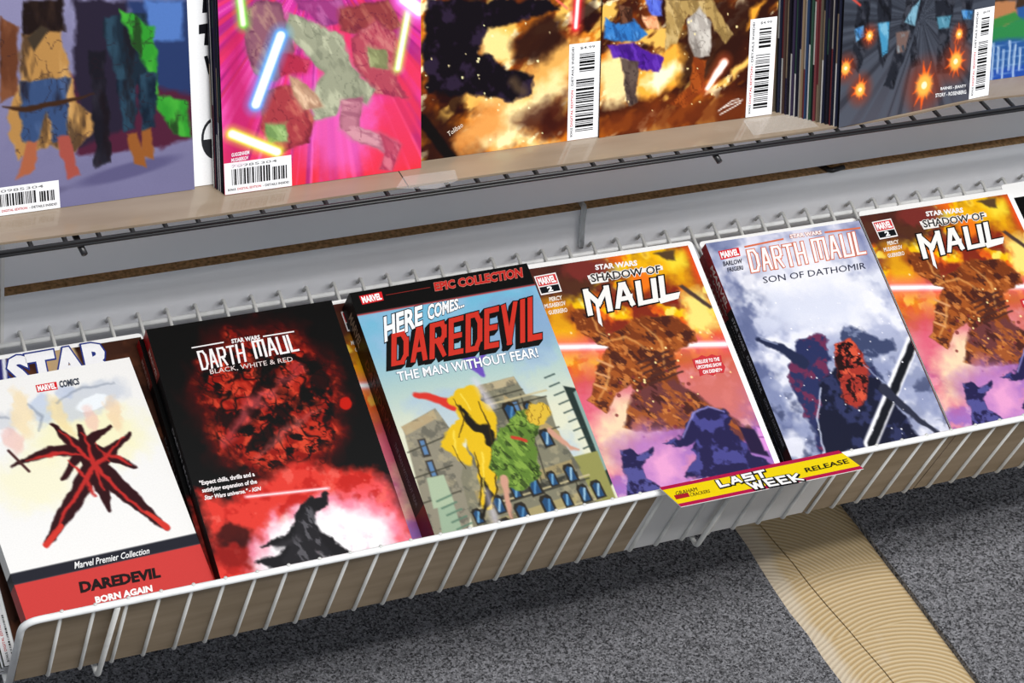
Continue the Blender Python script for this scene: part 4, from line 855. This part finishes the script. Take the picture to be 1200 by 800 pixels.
def card_sheet(x0, x1, zt, lab, f):
    n = 40; pts = []
    for i in range(n + 1):
        x = x0 + (x1 - x0) * i / n; pts.append((x, f(x)))
    o = prism('cardboard_sheet', pts + [(x1, WY - .004), (x0, WY - .004)], zt - .0022, zt, CARDG, None)
    return tag(o, lab, 'cardboard')
fy = lambda x: 0.1868 + .0015 * math.sin(x * 9 + 1) + max(0, (abs(x - .1) - .25)) * .02 + (.006 * math.exp(-((x - .56) / .05) ** 2))
card_sheet(-.95, .0085, .2108, 'brown cardboard sheet lining the left part of the upper shelf', lambda x: fy(x) + .0005)
card_sheet(.0095, 1.3, .2110, 'brown cardboard sheet lining the right part of the upper shelf', fy)
TAPE = mat('clear_tape', (0.95, 0.95, 0.93), 0.12, spec=0.6); TAPE.node_tree.nodes['Principled BSDF'].inputs['Alpha'].default_value = 0.1
o = prism('clear_tape', [(-.002, .187), (.03, .1785), (.052, .186), (.055, .2), (.01, .2005)], .21125, .21133, TAPE, None); tag(o, 'clear glossy tape on the cardboard seam below the magenta comic', 'tape')
o = prism('clear_tape', [(.33, .19), (.395, .1895), (.392, .212), (.332, .213)], .21125, .21133, TAPE, None); tag(o, 'clear glossy tape on the upper shelf beside the edge-on comics', 'tape')

# ================================================================ lower row of books
def covered(o): return o
def sub(P, name, parent, fn=None, lab=None): return tag(P.build(name, parent, fn=fn), lab)
spine_fn = lambda T: (lambda p: (-0.0002 - p[2], p[1], p[0] - T))
def stack(root, n, step, jx, jy, lab, grp, M, rotj=0.0, seed=1):
    """further copies under (or behind) a front one"""
    rs = random.Random(seed); out = []
    for k in range(1, n + 1):
        d = dup(root); dx = jx * (rs.random() * 2 - 1) + .0; dy = jy * rs.random()
        d.matrix_world = M @ Matrix.Translation((dx, -0.0 + dy * 0, -step * k)); d['label'] = lab; d['group'] = grp; out.append(d)
    return out
# 1 white paperback
M = lowerM(-.3378, .004, .055, 3.56, -5.5, -1.2); A1 = art_white_red(); T = .014
bb = [(134.4, 169.8), (130.7, 180.4)]
vb0, vb1 = 168.8, 178.8
A1.poly([(-5, vb0), (160, vb0), (160, vb1), (-5, vb1)], '25262f', .4); A1.poly([(-5, vb1), (160, vb1), (160, 240), (-5, 240)], 'cb3f3c', .4)
bk, fc, sp = volume('white_paperback', M, A1, T, [(0, vb0, 'e9e8e6'), (vb0, vb1, '25262f'), (vb1, 227.3, 'a52b2b')], back='e8e8e8')
tag(bk, 'white paperback with black and red bands at its foot, left end of the lower row', 'book', 'front books in the lower basket')
P = Print(227.3); badge(P, [(71.2, 10.4), (89.2, 10.6), (88.2, 17.8), (70.7, 17.3)]); P.text('COMICS', [(91.2, 10.3), (108.5, 10.7), (107.4, 17.1), (90.4, 17)], '3c4250', .04, 3); sub(P, 'publisher_badge', fc)
P = Print(227.3); P.text('Marvel Premier Collection', [(51.7, 170.6), (114.7, 172.2), (113.7, 177.5), (51, 176.6)], 'f2f2f2', .012, 3, shear=.02)
P.text('DAREDEVIL', [(49.8, 188.1), (117.3, 190.5), (115.6, 199.7), (48.4, 197.7)], '201718', .05, 3); P.text('BORN AGAIN', [(58, 203.2), (106, 204.1), (104.9, 209.9), (57.3, 209.1)], 'fbf6f4', .05, 3); sub(P, 'title_lettering', fc)
# underneath: brown comic and barcoded comic
S = art_brown_title(); Ms = lowerM(-.3455, 0, .020, 0)
st, fc2, _ = volume('comic_book', Ms, S, .0014, back='f0f0f0'); tag(st, 'brown comic with huge white and blue letters under the white paperback', 'comic', 'comics lying under the front books')
P = Print(265.3); Q = [(51.8, -0.9), (141, -2), (139.4, 32.5), (49.3, 33.6)]; P.text('STAR', Q, 'f3f3f6', .05, 4, out=.035, outc='2b3a86'); sub(P, 'title_lettering', fc2)
cardM = lambda x, s, t, rot, w_, h_: (x, s, t, rot, w_, h_)
def board(x, s, t, rot, w_, h_, lab):
    h_ -= .0022; r = .004; pts = []
    for cx, cy, a0 in ((w_ - r, h_ - r, 0), (r, h_ - r, 90), (r, r, 180), (w_ - r, r, 270)):
        for k in range(5): a = math.radians(a0 + 22.5 * k); pts.append((cx + r * math.cos(a), cy + r * math.sin(a)))
    o = prism('backing_board', pts, -.0007, 0, WHITECARD, None); o.matrix_world = lowerM(x, s, t, rot)
    return tag(o, lab, 'board', 'white backing boards in the lower basket')
board(-.3480, 0, .0184, 0, .1725, .2720, 'white backing board under the brown comic at the left end')
G = art_dark_green(); Mg = lowerM(-.3575, .0015, .0175, 0)
gl, fc3, _ = volume('comic_book', Mg, G, .0023, back='dcdde4'); tag(gl, 'dark green comic with upright barcode sticking out at the left end of the basket', 'comic', 'comics lying under the front books')
barcode_v(259, 1, 192, 23, 258.5, fc3, 5)
stack(gl, 5, .0025, .004, 0, 'further dark comic in the pile under the white paperback', 'pile under the white paperback', Mg, seed=3)
# 2 black and red paperback
T = .0152; M = lowerM(-.1795, 0, .048, 0); B_ = art_black_red()
bk, fc, sp = volume('black_paperback', M, B_, T, [(0, 14, 'a81c20'), (14, 44, '8e3a34'), (44, 257, '121014')], back='141214')
tag(bk, 'black paperback with red marbled art above a white burst', 'book', 'front books in the lower basket')
P = Print(257); P.text('MARVEL', [(4, 16), (10, 42)], 'd8b0a8', .02, 1, ang=270); sub(P, 'publisher_lettering', sp, fn=spine_fn(T)); P = Print(257); P.text('DARTH MAUL', [(4, 90), (9, 150)], '8d8b90', .02, 1, ang=270); sub(P, 'spine_lettering', sp, fn=spine_fn(T))
P = Print(257); P.text('STAR WARS', [(68.4, 21.8), (93.8, 22), (93.3, 26.3), (68, 25.9)], 'f2eeee', .04, 3)
P.rect([(33.2, 23.3), (61.6, 22.9), (61.5, 24.1), (33.1, 24.4)], 'f2eeee', 3); P.rect([(96.4, 23.5), (124.4, 23.6), (124.3, 24.8), (96.3, 24.7)], 'f2eeee', 3)
P.block('DARTH', [(36.3, 27.6), (77.9, 26.8), (75.8, 44.7), (35.9, 46.1)], 'f6f2f2', .36, 3, gap=.16, jit=1.2); P.block('MAUL', [(84.8, 26.8), (123.7, 26.6), (123.9, 43.5), (83.9, 44.2)], 'f6f2f2', .34, 3, gap=.16, jit=1.2)
P.text('BLACK, WHITE & RED', [(42.5, 46.5), (115.5, 47.3), (115.2, 52.4), (42.1, 51.6)], 'e9d9d6', .0, 3); sub(P, 'title_lettering', fc)
P = Print(257)
P.text('"Expect chills, thrills and a', [(6, 144.2), (53, 145.1), (52.7, 150.5), (5.7, 149.6)], 'f5eeee', .03, 3); P.text('satisfying expansion of the', [(6.2, 151.2), (53.1, 152.1), (52.7, 157.3), (6, 156.3)], 'f5eeee', .03, 3)
P.text('Star Wars universe." - IGN', [(6.6, 157.7), (54.5, 159.1), (54.2, 162.8), (6.4, 162)], 'f5eeee', .03, 3, shear=.02); sub(P, 'quote_lettering', fc)
c1 = stack(bk, 2, .0160, .0005, 0, 'further copy of the black paperback lying beneath the front one', 'copies of the black paperback', M, seed=2)
c1[0].matrix_world = lowerM(-.1832, -.0, .032, 0); c1[1].matrix_world = lowerM(-.1812, 0, .016, 0)
# shared comic : fire cover
F4 = art_fire(); M4 = lowerM(.1705, .0025, .035, -.6)
c4, fc, sp = volume('comic_book', M4, F4, .0022, back='f3f3f3')
tag(c4, 'comic with fiery brown cover lying left of the misty blue paperback, on a white board', 'comic', 'fiery comics in the lower basket')
P = Print(260.8); badge2(P, [(10.4, 8.3), (32.3, 7.5), (31.7, 27.5), (10.7, 28.1)]); sub(P, 'publisher_badge', fc)
P = Print(260.8); P.text('STAR WARS', [(72.2, 5.8), (114.8, 7.4), (113.6, 13.1), (71.4, 11.3)], 'f6f4f4', .04, 3)
P.rect([(61.3, 15.5), (137.7, 17.1), (137, 21.2), (61.4, 20.1)], 'f0eeea', 2); P.rect([(61.7, 19.2), (80.6, 19.5), (79.6, 24.8), (62.3, 24.7)], 'f0eeea', 2)
P.text('SHADOW OF', [(64.2, 14.7), (135.4, 16.1), (133.6, 24.3), (63.3, 23.1)], '14100e', .015, 4, out=.05, outc='f0eeea')
P.block('mAUL', [(50.9, 30.1), (147.6, 28.4), (142.1, 52.2), (48, 57.4)], 'f3f1ee', .34, 4, out=1.5, outc='17120f', gap=.16, jit=5, shear=.05)
P.poly([(59.7, 41.5), (62.8, 40.2), (57.6, 68.8), (55.1, 63.9)], 'f3f1ee', 4.3); P.poly([(95.4, 41), (98.2, 40.5), (93.2, 54.1), (91.6, 51.2)], 'f3f1ee', 4.3); P.poly([(121, 49.7), (145.2, 46.3), (140.9, 52.9), (121.6, 55.2)], 'f3f1ee', 4.3)
sub(P, 'title_lettering', fc)
P = Print(260.8)
for t_, q_ in (('PERCY', [(17.2, 31.5), (30, 31.2), (29.3, 35.6), (16.5, 35.8)]), ('MUSABEKOV', [(10.4, 37.5), (31.3, 37.3), (30.7, 41.7), (9.9, 41.9)]), ('GUERRERO', [(11.8, 44.5), (30.5, 44.2), (30, 48.6), (11.3, 48.8)])):
    P.text(t_, q_, 'f4e9dc', .03, 3)
sub(P, 'credit_lettering', fc)
P = Print(260.8); P.poly([(131.2, 115.1), (137.6, 114.4), (141.9, 112.5), (146.2, 115), (152.1, 113.4), (156.4, 115.9), (160.9, 115.8), (159.1, 122.6), (160.4, 128.2), (156.5, 133.7), (149.9, 132.5), (145.6, 134.5), (139.7, 131.7), (132.2, 133), (133.6, 127), (130.8, 123)][::-1], 'c8343a', 2)
for t_, q_ in (('PRELUDE TO THE', [(133.6, 116.8), (158, 117.4), (157.3, 121.2), (133, 120.6)]), ('UPCOMING SHOW', [(133, 122), (158.1, 122.8), (157.5, 126.6), (132.4, 125.8)]), ('ON DISNEY+', [(136.9, 127.6), (156.5, 128.2), (155.9, 132), (136.3, 131.4)])): P.text(t_, q_, 'fbeeee', .04, 3)
sub(P, 'burst_lettering', fc)
board(.1735, .0025, .0325, -.6, .1750, .2688, 'white backing board under the fiery comic left of the misty blue paperback')
stack(c4, 12, .00235, .0015, 0, 'further copy of the fiery comic in the pile left of the misty blue paperback', 'copies of the fiery comic, middle pile', lowerM(.1705, .0025, .0338, -.6), seed=4)
# right-hand fire comic
c6 = dup(c4); c6.matrix_world = lowerM(.530, .0025, .035, -.5); c6['label'] = 'comic with fiery brown cover right of the misty blue paperback, partly under it'
board(.5330, .002, .0325, -.3, .1762, .2700, 'white backing board under the fiery comic at the right end')
stack(c4, 12, .00235, .0015, 0, 'further copy of the fiery comic in the pile right of the misty blue paperback', 'copies of the fiery comic, right pile', lowerM(.5315, .0025, .0338, -.5), seed=6)
# comic sliver between the black paperback and the thick one
s2 = dup(c4); s2.matrix_world = lowerM(-.0125, .0005, .0303, 0); s2['label'] = 'fiery comic showing as a narrow strip under the thick paperback'
board(-.0118, 0, .0276, 0, .172, .2685, 'white backing board under the thick paperback, its top left corner showing')
stack(c4, 10, .00235, .0008, 0, 'further copy of the fiery comic in the pile under the thick paperback', 'copies of the fiery comic, under the thick paperback', lowerM(-.0118, .0005, .0288, 0), seed=7)
# 3 thick paperback
T = .0280; M = lowerM(.0025, 0, .059, .6); B3_ = art_city()
vt = 23.0
B3_.poly([(-5, -5), (175, -5), (175, vt - 1.2), (-5, vt - 1.2)], '0d0b0c', .4); B3_.poly([(-5, vt - 1.2), (175, vt - 1.2), (175, vt), (-5, vt)], 'b5332c', .4)
bk, fc, sp = volume('thick_paperback', M, B3_, T, [(0, 205, '14100f'), (205, 255.3, '7c1f1a')], back='151313')
tag(bk, 'thick paperback with black masthead, blue sky and leaning buildings on its cover', 'book', 'front books in the lower basket')
P = Print(255.3); P.text('MARVEL', [(7, 14), (19, 44)], 'a8907c', .02, 1, ang=270); sub(P, 'publisher_lettering', sp, fn=spine_fn(T)); P = Print(255.3); P.text('DAREDEVIL', [(8, 60), (18, 130)], '5d2a24', .03, 1, ang=270); P.text('THE MAN WITHOUT FEAR', [(10, 140), (16, 200)], '6f6f76', .02, 1, ang=270); sub(P, 'spine_lettering', sp, fn=spine_fn(T))
P = Print(255.3); badge(P, [(7.5, 4.5), (28.7, 3.8), (28, 12.4), (7.8, 13.2)]); sub(P, 'publisher_badge', fc)
P = Print(255.3); P.text('EPIC COLLECTION', [(78, 3.8), (163.7, 3.4), (161.3, 13.3), (76.7, 12.2)], 'c22b26', .045, 3, out=.02, outc='e8a090'); P.rect([(31.5, 7.7), (73.5, 7.4), (73.5, 7.9), (31.4, 8.2)], '8e2a26', 2)
P.text('HERE', [(21.7, 28.6), (60, 23.2), (55.3, 41.8), (16.3, 52.3)], 'f4f6f8', .035, 4, out=.035, outc='1b2430', shear=.04); P.text('COMES...', [(64.7, 23.7), (100, 22.8), (98.4, 32.1), (60.9, 39.4)], 'f4f6f8', .035, 4, out=.035, outc='1b2430', shear=.04)
P.block('DAREDEVIL', [(23.1, 46), (171.9, 33), (157.9, 76.4), (14.6, 76.1)], 'c93327', .42, 4.6, out=.9, outc='120d0c', gap=.16, shear=.06, drop=(-4, 3, 8))
P.text('THE MAN WITHOUT FEAR!', [(16.4, 81.9), (148.8, 82.9), (147.8, 92.6), (15.2, 90.9)], 'f2f4f6', .02, 4, out=.03, outc='4a6a86'); sub(P, 'title_lettering', fc)
# 5 misty paperback
T = .0112; M = lowerM(.358, .0022, .038, -.6); A5 = art_mist()
bk, fc, sp = volume('misty_paperback', M, A5, T, [(0, 70, 'a3262c'), (70, 215, '16171d'), (215, 256.8, '3c1216')], back='d8d8dc')
tag(bk, 'paperback with misty pale blue cover and orange outlined title', 'book', 'front books in the lower basket')
P = Print(256.8); P.text('MARVEL', [(3, 22), (9, 66)], 'f0dcd8', .03, 1, ang=270); sub(P, 'publisher_lettering', sp, fn=spine_fn(T)); P = Print(256.8); P.text('STAR WARS', [(4, 78), (8, 112)], 'b9bcc6', .02, 1, ang=270); P.text('DARTH MAUL', [(4, 118), (8, 156)], 'b9bcc6', .02, 1, ang=270); P.text('SON OF DATHOMIR', [(4, 162), (8, 212)], '8a8d98', .01, 1, ang=270); sub(P, 'spine_lettering', sp, fn=spine_fn(T))
P = Print(256.8); badge(P, [(9.5, 10), (31.5, 9.3), (30.1, 18.3), (8.8, 19.4)]); sub(P, 'publisher_badge', fc)
P = Print(256.8); P.text('BARLOW', [(10, 21.5), (30, 21.3), (29, 26.2), (8.9, 26.5)], '23263c', .02, 3); P.text('FRIGERI', [(11.7, 28.6), (28.1, 28.4), (27.2, 32.9), (10.8, 33.1)], '23263c', .02, 3); sub(P, 'credit_lettering', fc)
P = Print(256.8); P.text('STAR WARS', [(88.5, 4), (122.9, 4.5), (122.1, 8.7), (87.7, 8.2)], 'fbf3f0', .04, 4, out=.05, outc='d06a48')
for q_ in ([(37.7, 8.8), (81, 6.6), (80.6, 8.4), (37.5, 10.7)], [(126, 6.3), (165.4, 7.1), (165, 9), (125.6, 8.1)]): P.rect(q_, 'd8704c', 2)
P.block('DARTH', [(38.2, 13.2), (99.4, 12.8), (95.5, 36.7), (34.1, 37.3)], 'fbf6f5', .34, 4, out=.9, outc='d9714e', gap=.24, jit=1.5); P.block('MAUL', [(107.4, 12.6), (164.9, 11.6), (159.8, 36.9), (103.3, 37)], 'fbf6f5', .30, 4, out=.9, outc='d9714e', gap=.24, jit=1.5)
P.text('SON OF DATHOMIR', [(43.4, 43.5), (154.5, 45), (152.7, 51.7), (42.1, 50.2)], '2a2c44', 0, 3); sub(P, 'title_lettering', fc)
board(.3600, .0015, .0262, -.3, .1720, .2685, 'white backing board under the misty blue paperback')
c5 = stack(bk, 2, .0115, .0005, 0, 'further copy of the misty paperback lying beneath the front one', 'copies of the misty paperback', M, seed=2)
c5[0].matrix_world = lowerM(.3640, .001, .0252, -.2); c5[1].matrix_world = lowerM(.3635, .0016, .0136, -.4)
# dark comics at both sides of the misty one and at the right end
K = art_black(); Mk = lowerM(.7115, 0, .030, 0)
bx, fc, _ = volume('comic_book', Mk, K, .0023, back='f0f0f0'); tag(bx, 'black comic cut off by the right picture edge at the end of the lower row', 'comic', 'comics lying under the front books')
P = Print(259); P.text('C', [(2, 24), (24, 50)], 'e8e8e8', .04, 3); sub(P, 'title_lettering', fc)
board(.7080, .002, .0272, .3, .1760, .2770, 'white backing board under the black comic at the right end')
stack(bx, 10, .0025, .001, 0, 'further black comic in the pile at the right end of the basket', 'pile at the right end', lowerM(.7115, 0, .0285, 0), seed=9)

# yellow shelf sign
e8 = math.radians(8); eu = Vector((0, math.cos(e8), -math.sin(e8)))
Mt = frame(Vector((.184, -.0016, .008)) - eu * .032, EX, eu, EX.cross(eu))
sign = empty('shelf_sign', mw=Mt); tag(sign, 'yellow and crimson shelf sign reading LAST WEEK RELEASE clipped to the white rim', 'sign')
QS = [(0.1, 0), (175.5, -0.5), (181.8, 30), (4.6, 30.2)]
pv = [(x / 1000, (32 - y) / 1000) for x, y in QS]
v = [(x, y, 0) for x, y in pv] + [(x, y, -.0006) for x, y in pv]
link('sign_plate', v, [(3, 2, 1, 0), (4, 5, 6, 7), (0, 1, 5, 4), (1, 2, 6, 5), (2, 3, 7, 6), (3, 0, 4, 7)], WHITECARD, sign)
P = Print(32); P.rect(QS, 'b01a48', 1); P.rect([P.q(QS, 0, .15), P.q(QS, 1, .16), P.q(QS, 1, .86), P.q(QS, 0, .86)], 'ecd010', 2)
sub(P, 'sign_face', sign)
P = Print(32)
P.block('LAST', [(49.8, 6.3), (97.9, 4.6), (95.9, 15.5), (48.6, 17)], 'f4f4f2', .36, 5, out=.9, outc='141214', gap=.2, drop=(.6, .9, 3)); P.block('WEEK', [(72.6, 17.1), (122.6, 18.4), (123.6, 30.4), (72.7, 28.7)], 'f4f4f2', .34, 6.5, out=.9, outc='141214', gap=.2, drop=(.6, .9, 3))
P.text('RELEASE', [(132.1, 13.8), (175.5, 12.8), (174.3, 19.4), (130.8, 20.2)], '1c1a14', .02, 4)
P.text('GRAHAM', [(9.7, 10), (30, 9.7), (28.6, 14.9), (8, 15.3)], '2a1c18', .0, 4); P.text('CRACKERS', [(20.2, 16), (38.9, 15.9), (37.6, 20.3), (19.1, 20.4)], '2a1c18', .0, 4); P.rect([(6.3, 14.3), (19.4, 14.4), (18.5, 20), (5.5, 20.1)], 'a8202c', 3)
sub(P, 'sign_lettering', sign)
for x in (.03, .145): tag(boxo('clip', (x, .010, -.0042), (x + .012, .034, -.0007), WHITECARD, sign, .0005))

# ================================================================ upper row of comics
GAIN = 1.08  # upper row catches less light, so its print colours are brightened
GU = 'comics standing on the upper shelf'
def comic(name, x, y, art, lab, yaw=0, T=.0022, back='e8e8e8', group=GU, ink=None):
    r, f, s = volume(name, upperM(x, y, yaw), art, T, back=back, ink=ink); tag(r, lab, 'comic', group); return r, f, s
r, fc, _ = comic('comic_book', -.3275, .2212, art_cloaks(), 'comic with tan, brown and green shapes on lavender, left end of the upper shelf')
barcode_h(259, 5, 236.5, 60.5, 259, fc, 2)
Aw = Art(168, 262, 1.5, 'e9e9ea', 30); 
r, fc, _ = comic('comic_book', -.285, .2245, Aw, 'white comic with black letters behind the lavender one on the upper shelf')
P = Print(262)
P.poly([(139.6, 111.4), (143, 111.7), (142.8, 118.4), (146.9, 118.2), (146.7, 122.9), (138.5, 122.7)][::-1], '15151a', 2); P.poly([(135.4, 131.8), (146.4, 130.9), (146.1, 138.3), (144.1, 138.1), (143.6, 148.9), (138.9, 148.4), (139.9, 139), (135.1, 139.2)][::-1], '15151a', 2); P.poly([(138.5, 157.2), (141.3, 156.8), (143, 165.9), (145.4, 158), (146.2, 171.8), (141.4, 171.9)][::-1], '15151a', 2)
cx, cy = [(144.9, 224.4)][0]
P.poly([(cx - 15 * math.cos(math.radians(t)) * .75, cy + 17 * math.sin(math.radians(t))) for t in range(-90, 91, 15)][::-1], '2a2a2e', 2)
P.poly([(cx - 12.5 * math.cos(math.radians(t)) * .75, cy + 14.5 * math.sin(math.radians(t))) for t in range(-90, 1, 15)][::-1] + [(cx, cy)], 'e9e9ea', 3)
sub(P, 'cover_lettering', fc)
BM = art_magenta()
r, fc, _ = comic('comic_book', -.1388, .2085, BM, 'magenta comic with radiating rays and glowing bars, upper shelf', back='2a1c2c')
barcode_h(259, .3, 233, 56, 258.8, fc, 3)
P = Print(259)
for t_, q_ in (('GUGGENHEIM', [(6.6, 225.1), (21.3, 224.6), (21.2, 227.7), (6.5, 228.2)]), ('MUSABEKOV', [(6.4, 229.4), (20.5, 228.9), (20.4, 232), (6.3, 232.5)]), ('GUERRERO', [(6.3, 233.8), (17.5, 233.3), (17.4, 236.4), (6.2, 236.9)])): P.text(t_, q_, 'f4dfe8', .03, 3)
sub(P, 'credit_lettering', fc)
DK = [Art(168, 259, 6, c, 40 + i) for i, c in enumerate(('141420', '2b2438', '17151c', '3a2c28', '1b1d2c', '4a4238', '5a2c30', '24382e', '22304a', '6b5a48'))]
def plain(x, y, i, lab, grp, yaw=0, T=.0019, hb=None):
    root = empty('comic_book', mw=upperM(x, y, yaw)); a = DK[i % len(DK)]
    f = a.build('front_cover', INKM, root)
    boxo('page_block', (.0002, .0005, -T + .0002), (.1675, .2585, -.00015), PAPER if i % 3 == 0 else INKD[i % 3], root)
    P = Print(259); cs = ('24242c', 'b9b4ae', '7a3a40', '3f5a50', '2a2a30', '9a8872', '3c3652', 'dcdcd8')
    c0 = cs[(i * 3) % 8]; c1 = cs[(i * 5 + 1) % 8]; c2 = 'eeeeea' if i % 3 == 1 else cs[(i * 7 + 2) % 8]; s1 = 90 + (i * 37) % 80; s2 = 190 + (i * 23) % 40
    P.rect([(0, 0), (T * 1000, s1)], c0, 0); P.rect([(0, s1), (T * 1000, s2)], c1, 0); P.rect([(0, s2), (T * 1000, 259)], c2, 0)
    P.build('spine', root, fn=lambda p: (-0.00005, p[1], -p[0]))
    tag(root, lab, 'comic', grp); return root
INKD = [mat('dark_edges', (.04, .035, .04), .6), mat('brown_edges', (.16, .11, .08), .7), mat('pale_edges', (.4, .38, .35), .7)]
for k in range(1, 6): plain(-.1388 - .0008 * k - (.0008 if k > 3 else 0), .2085 + .0022 * k, (0, 2, 4, 1, 0, 4)[k], 'dark edged comic in the tight pile behind the magenta one', 'dark comics behind the magenta one')
r, fc, _ = comic('comic_book', .0285, .2175, art_flames(), 'comic with black mass over orange flames, between the magenta comic and the ember one', back='1c1210')
barcode_v(259, 136.5, 175.5, 165.3, 258.8, fc, 4)
P = Print(259); P.text('Tolibao', [(26.6, 237.2), (39.5, 230.1), (41.1, 234), (28.1, 241.1)], 'e8d8c8', .0, 3); sub(P, 'signature', fc)
r, fc, _ = comic('comic_book', .194, .2158, art_embers(), 'comic with glowing embers and a tan cloth, left of the edge-on comics', back='1c1210')
barcode_v(259, 142, 171.5, 168.2, 258.8, fc, 7)
r, fc, _ = comic('comic_book', .4124, .184, art_slate(), 'dark slate comic with orange bursts standing in front of the edge-on pile', yaw=5.5, back='1a1a1e')
barcode_v(259, 145, 176, 167.8, 258.8, fc, 8)
P = Print(259); P.text('BARNES - JEANTY', [(111.3, 241.5), (140.7, 243.9), (141, 247.4), (111.6, 245)], 'e8e8ea', .02, 3); P.text('STORY - ROSENBERG', [(105.9, 246.5), (141.2, 249.2), (141.4, 252.8), (106.2, 250.1)], 'e8e8ea', .02, 3); sub(P, 'credit_lettering', fc)
NB = 16
SPN = ['narrow black comic edge', 'dark comic edge', 'brown comic edge', 'pale footed comic edge']
for k in range(1, NB):
    t_ = k / (NB - 1)
    plain(.4124 - .0476 * t_, .184 + .0352 * t_, k if k > 3 else (0, 4, 0, 2)[k], 'comic seen edge-on in the fanned pile behind the slate one', 'edge-on comics in the fanned pile', yaw=5.5)
r, fc, _ = comic('comic_book', .575, .2215, art_green_blue(), 'comic with green and blue lower cover cut off by the right picture edge, upper shelf', back='1a1a1e')
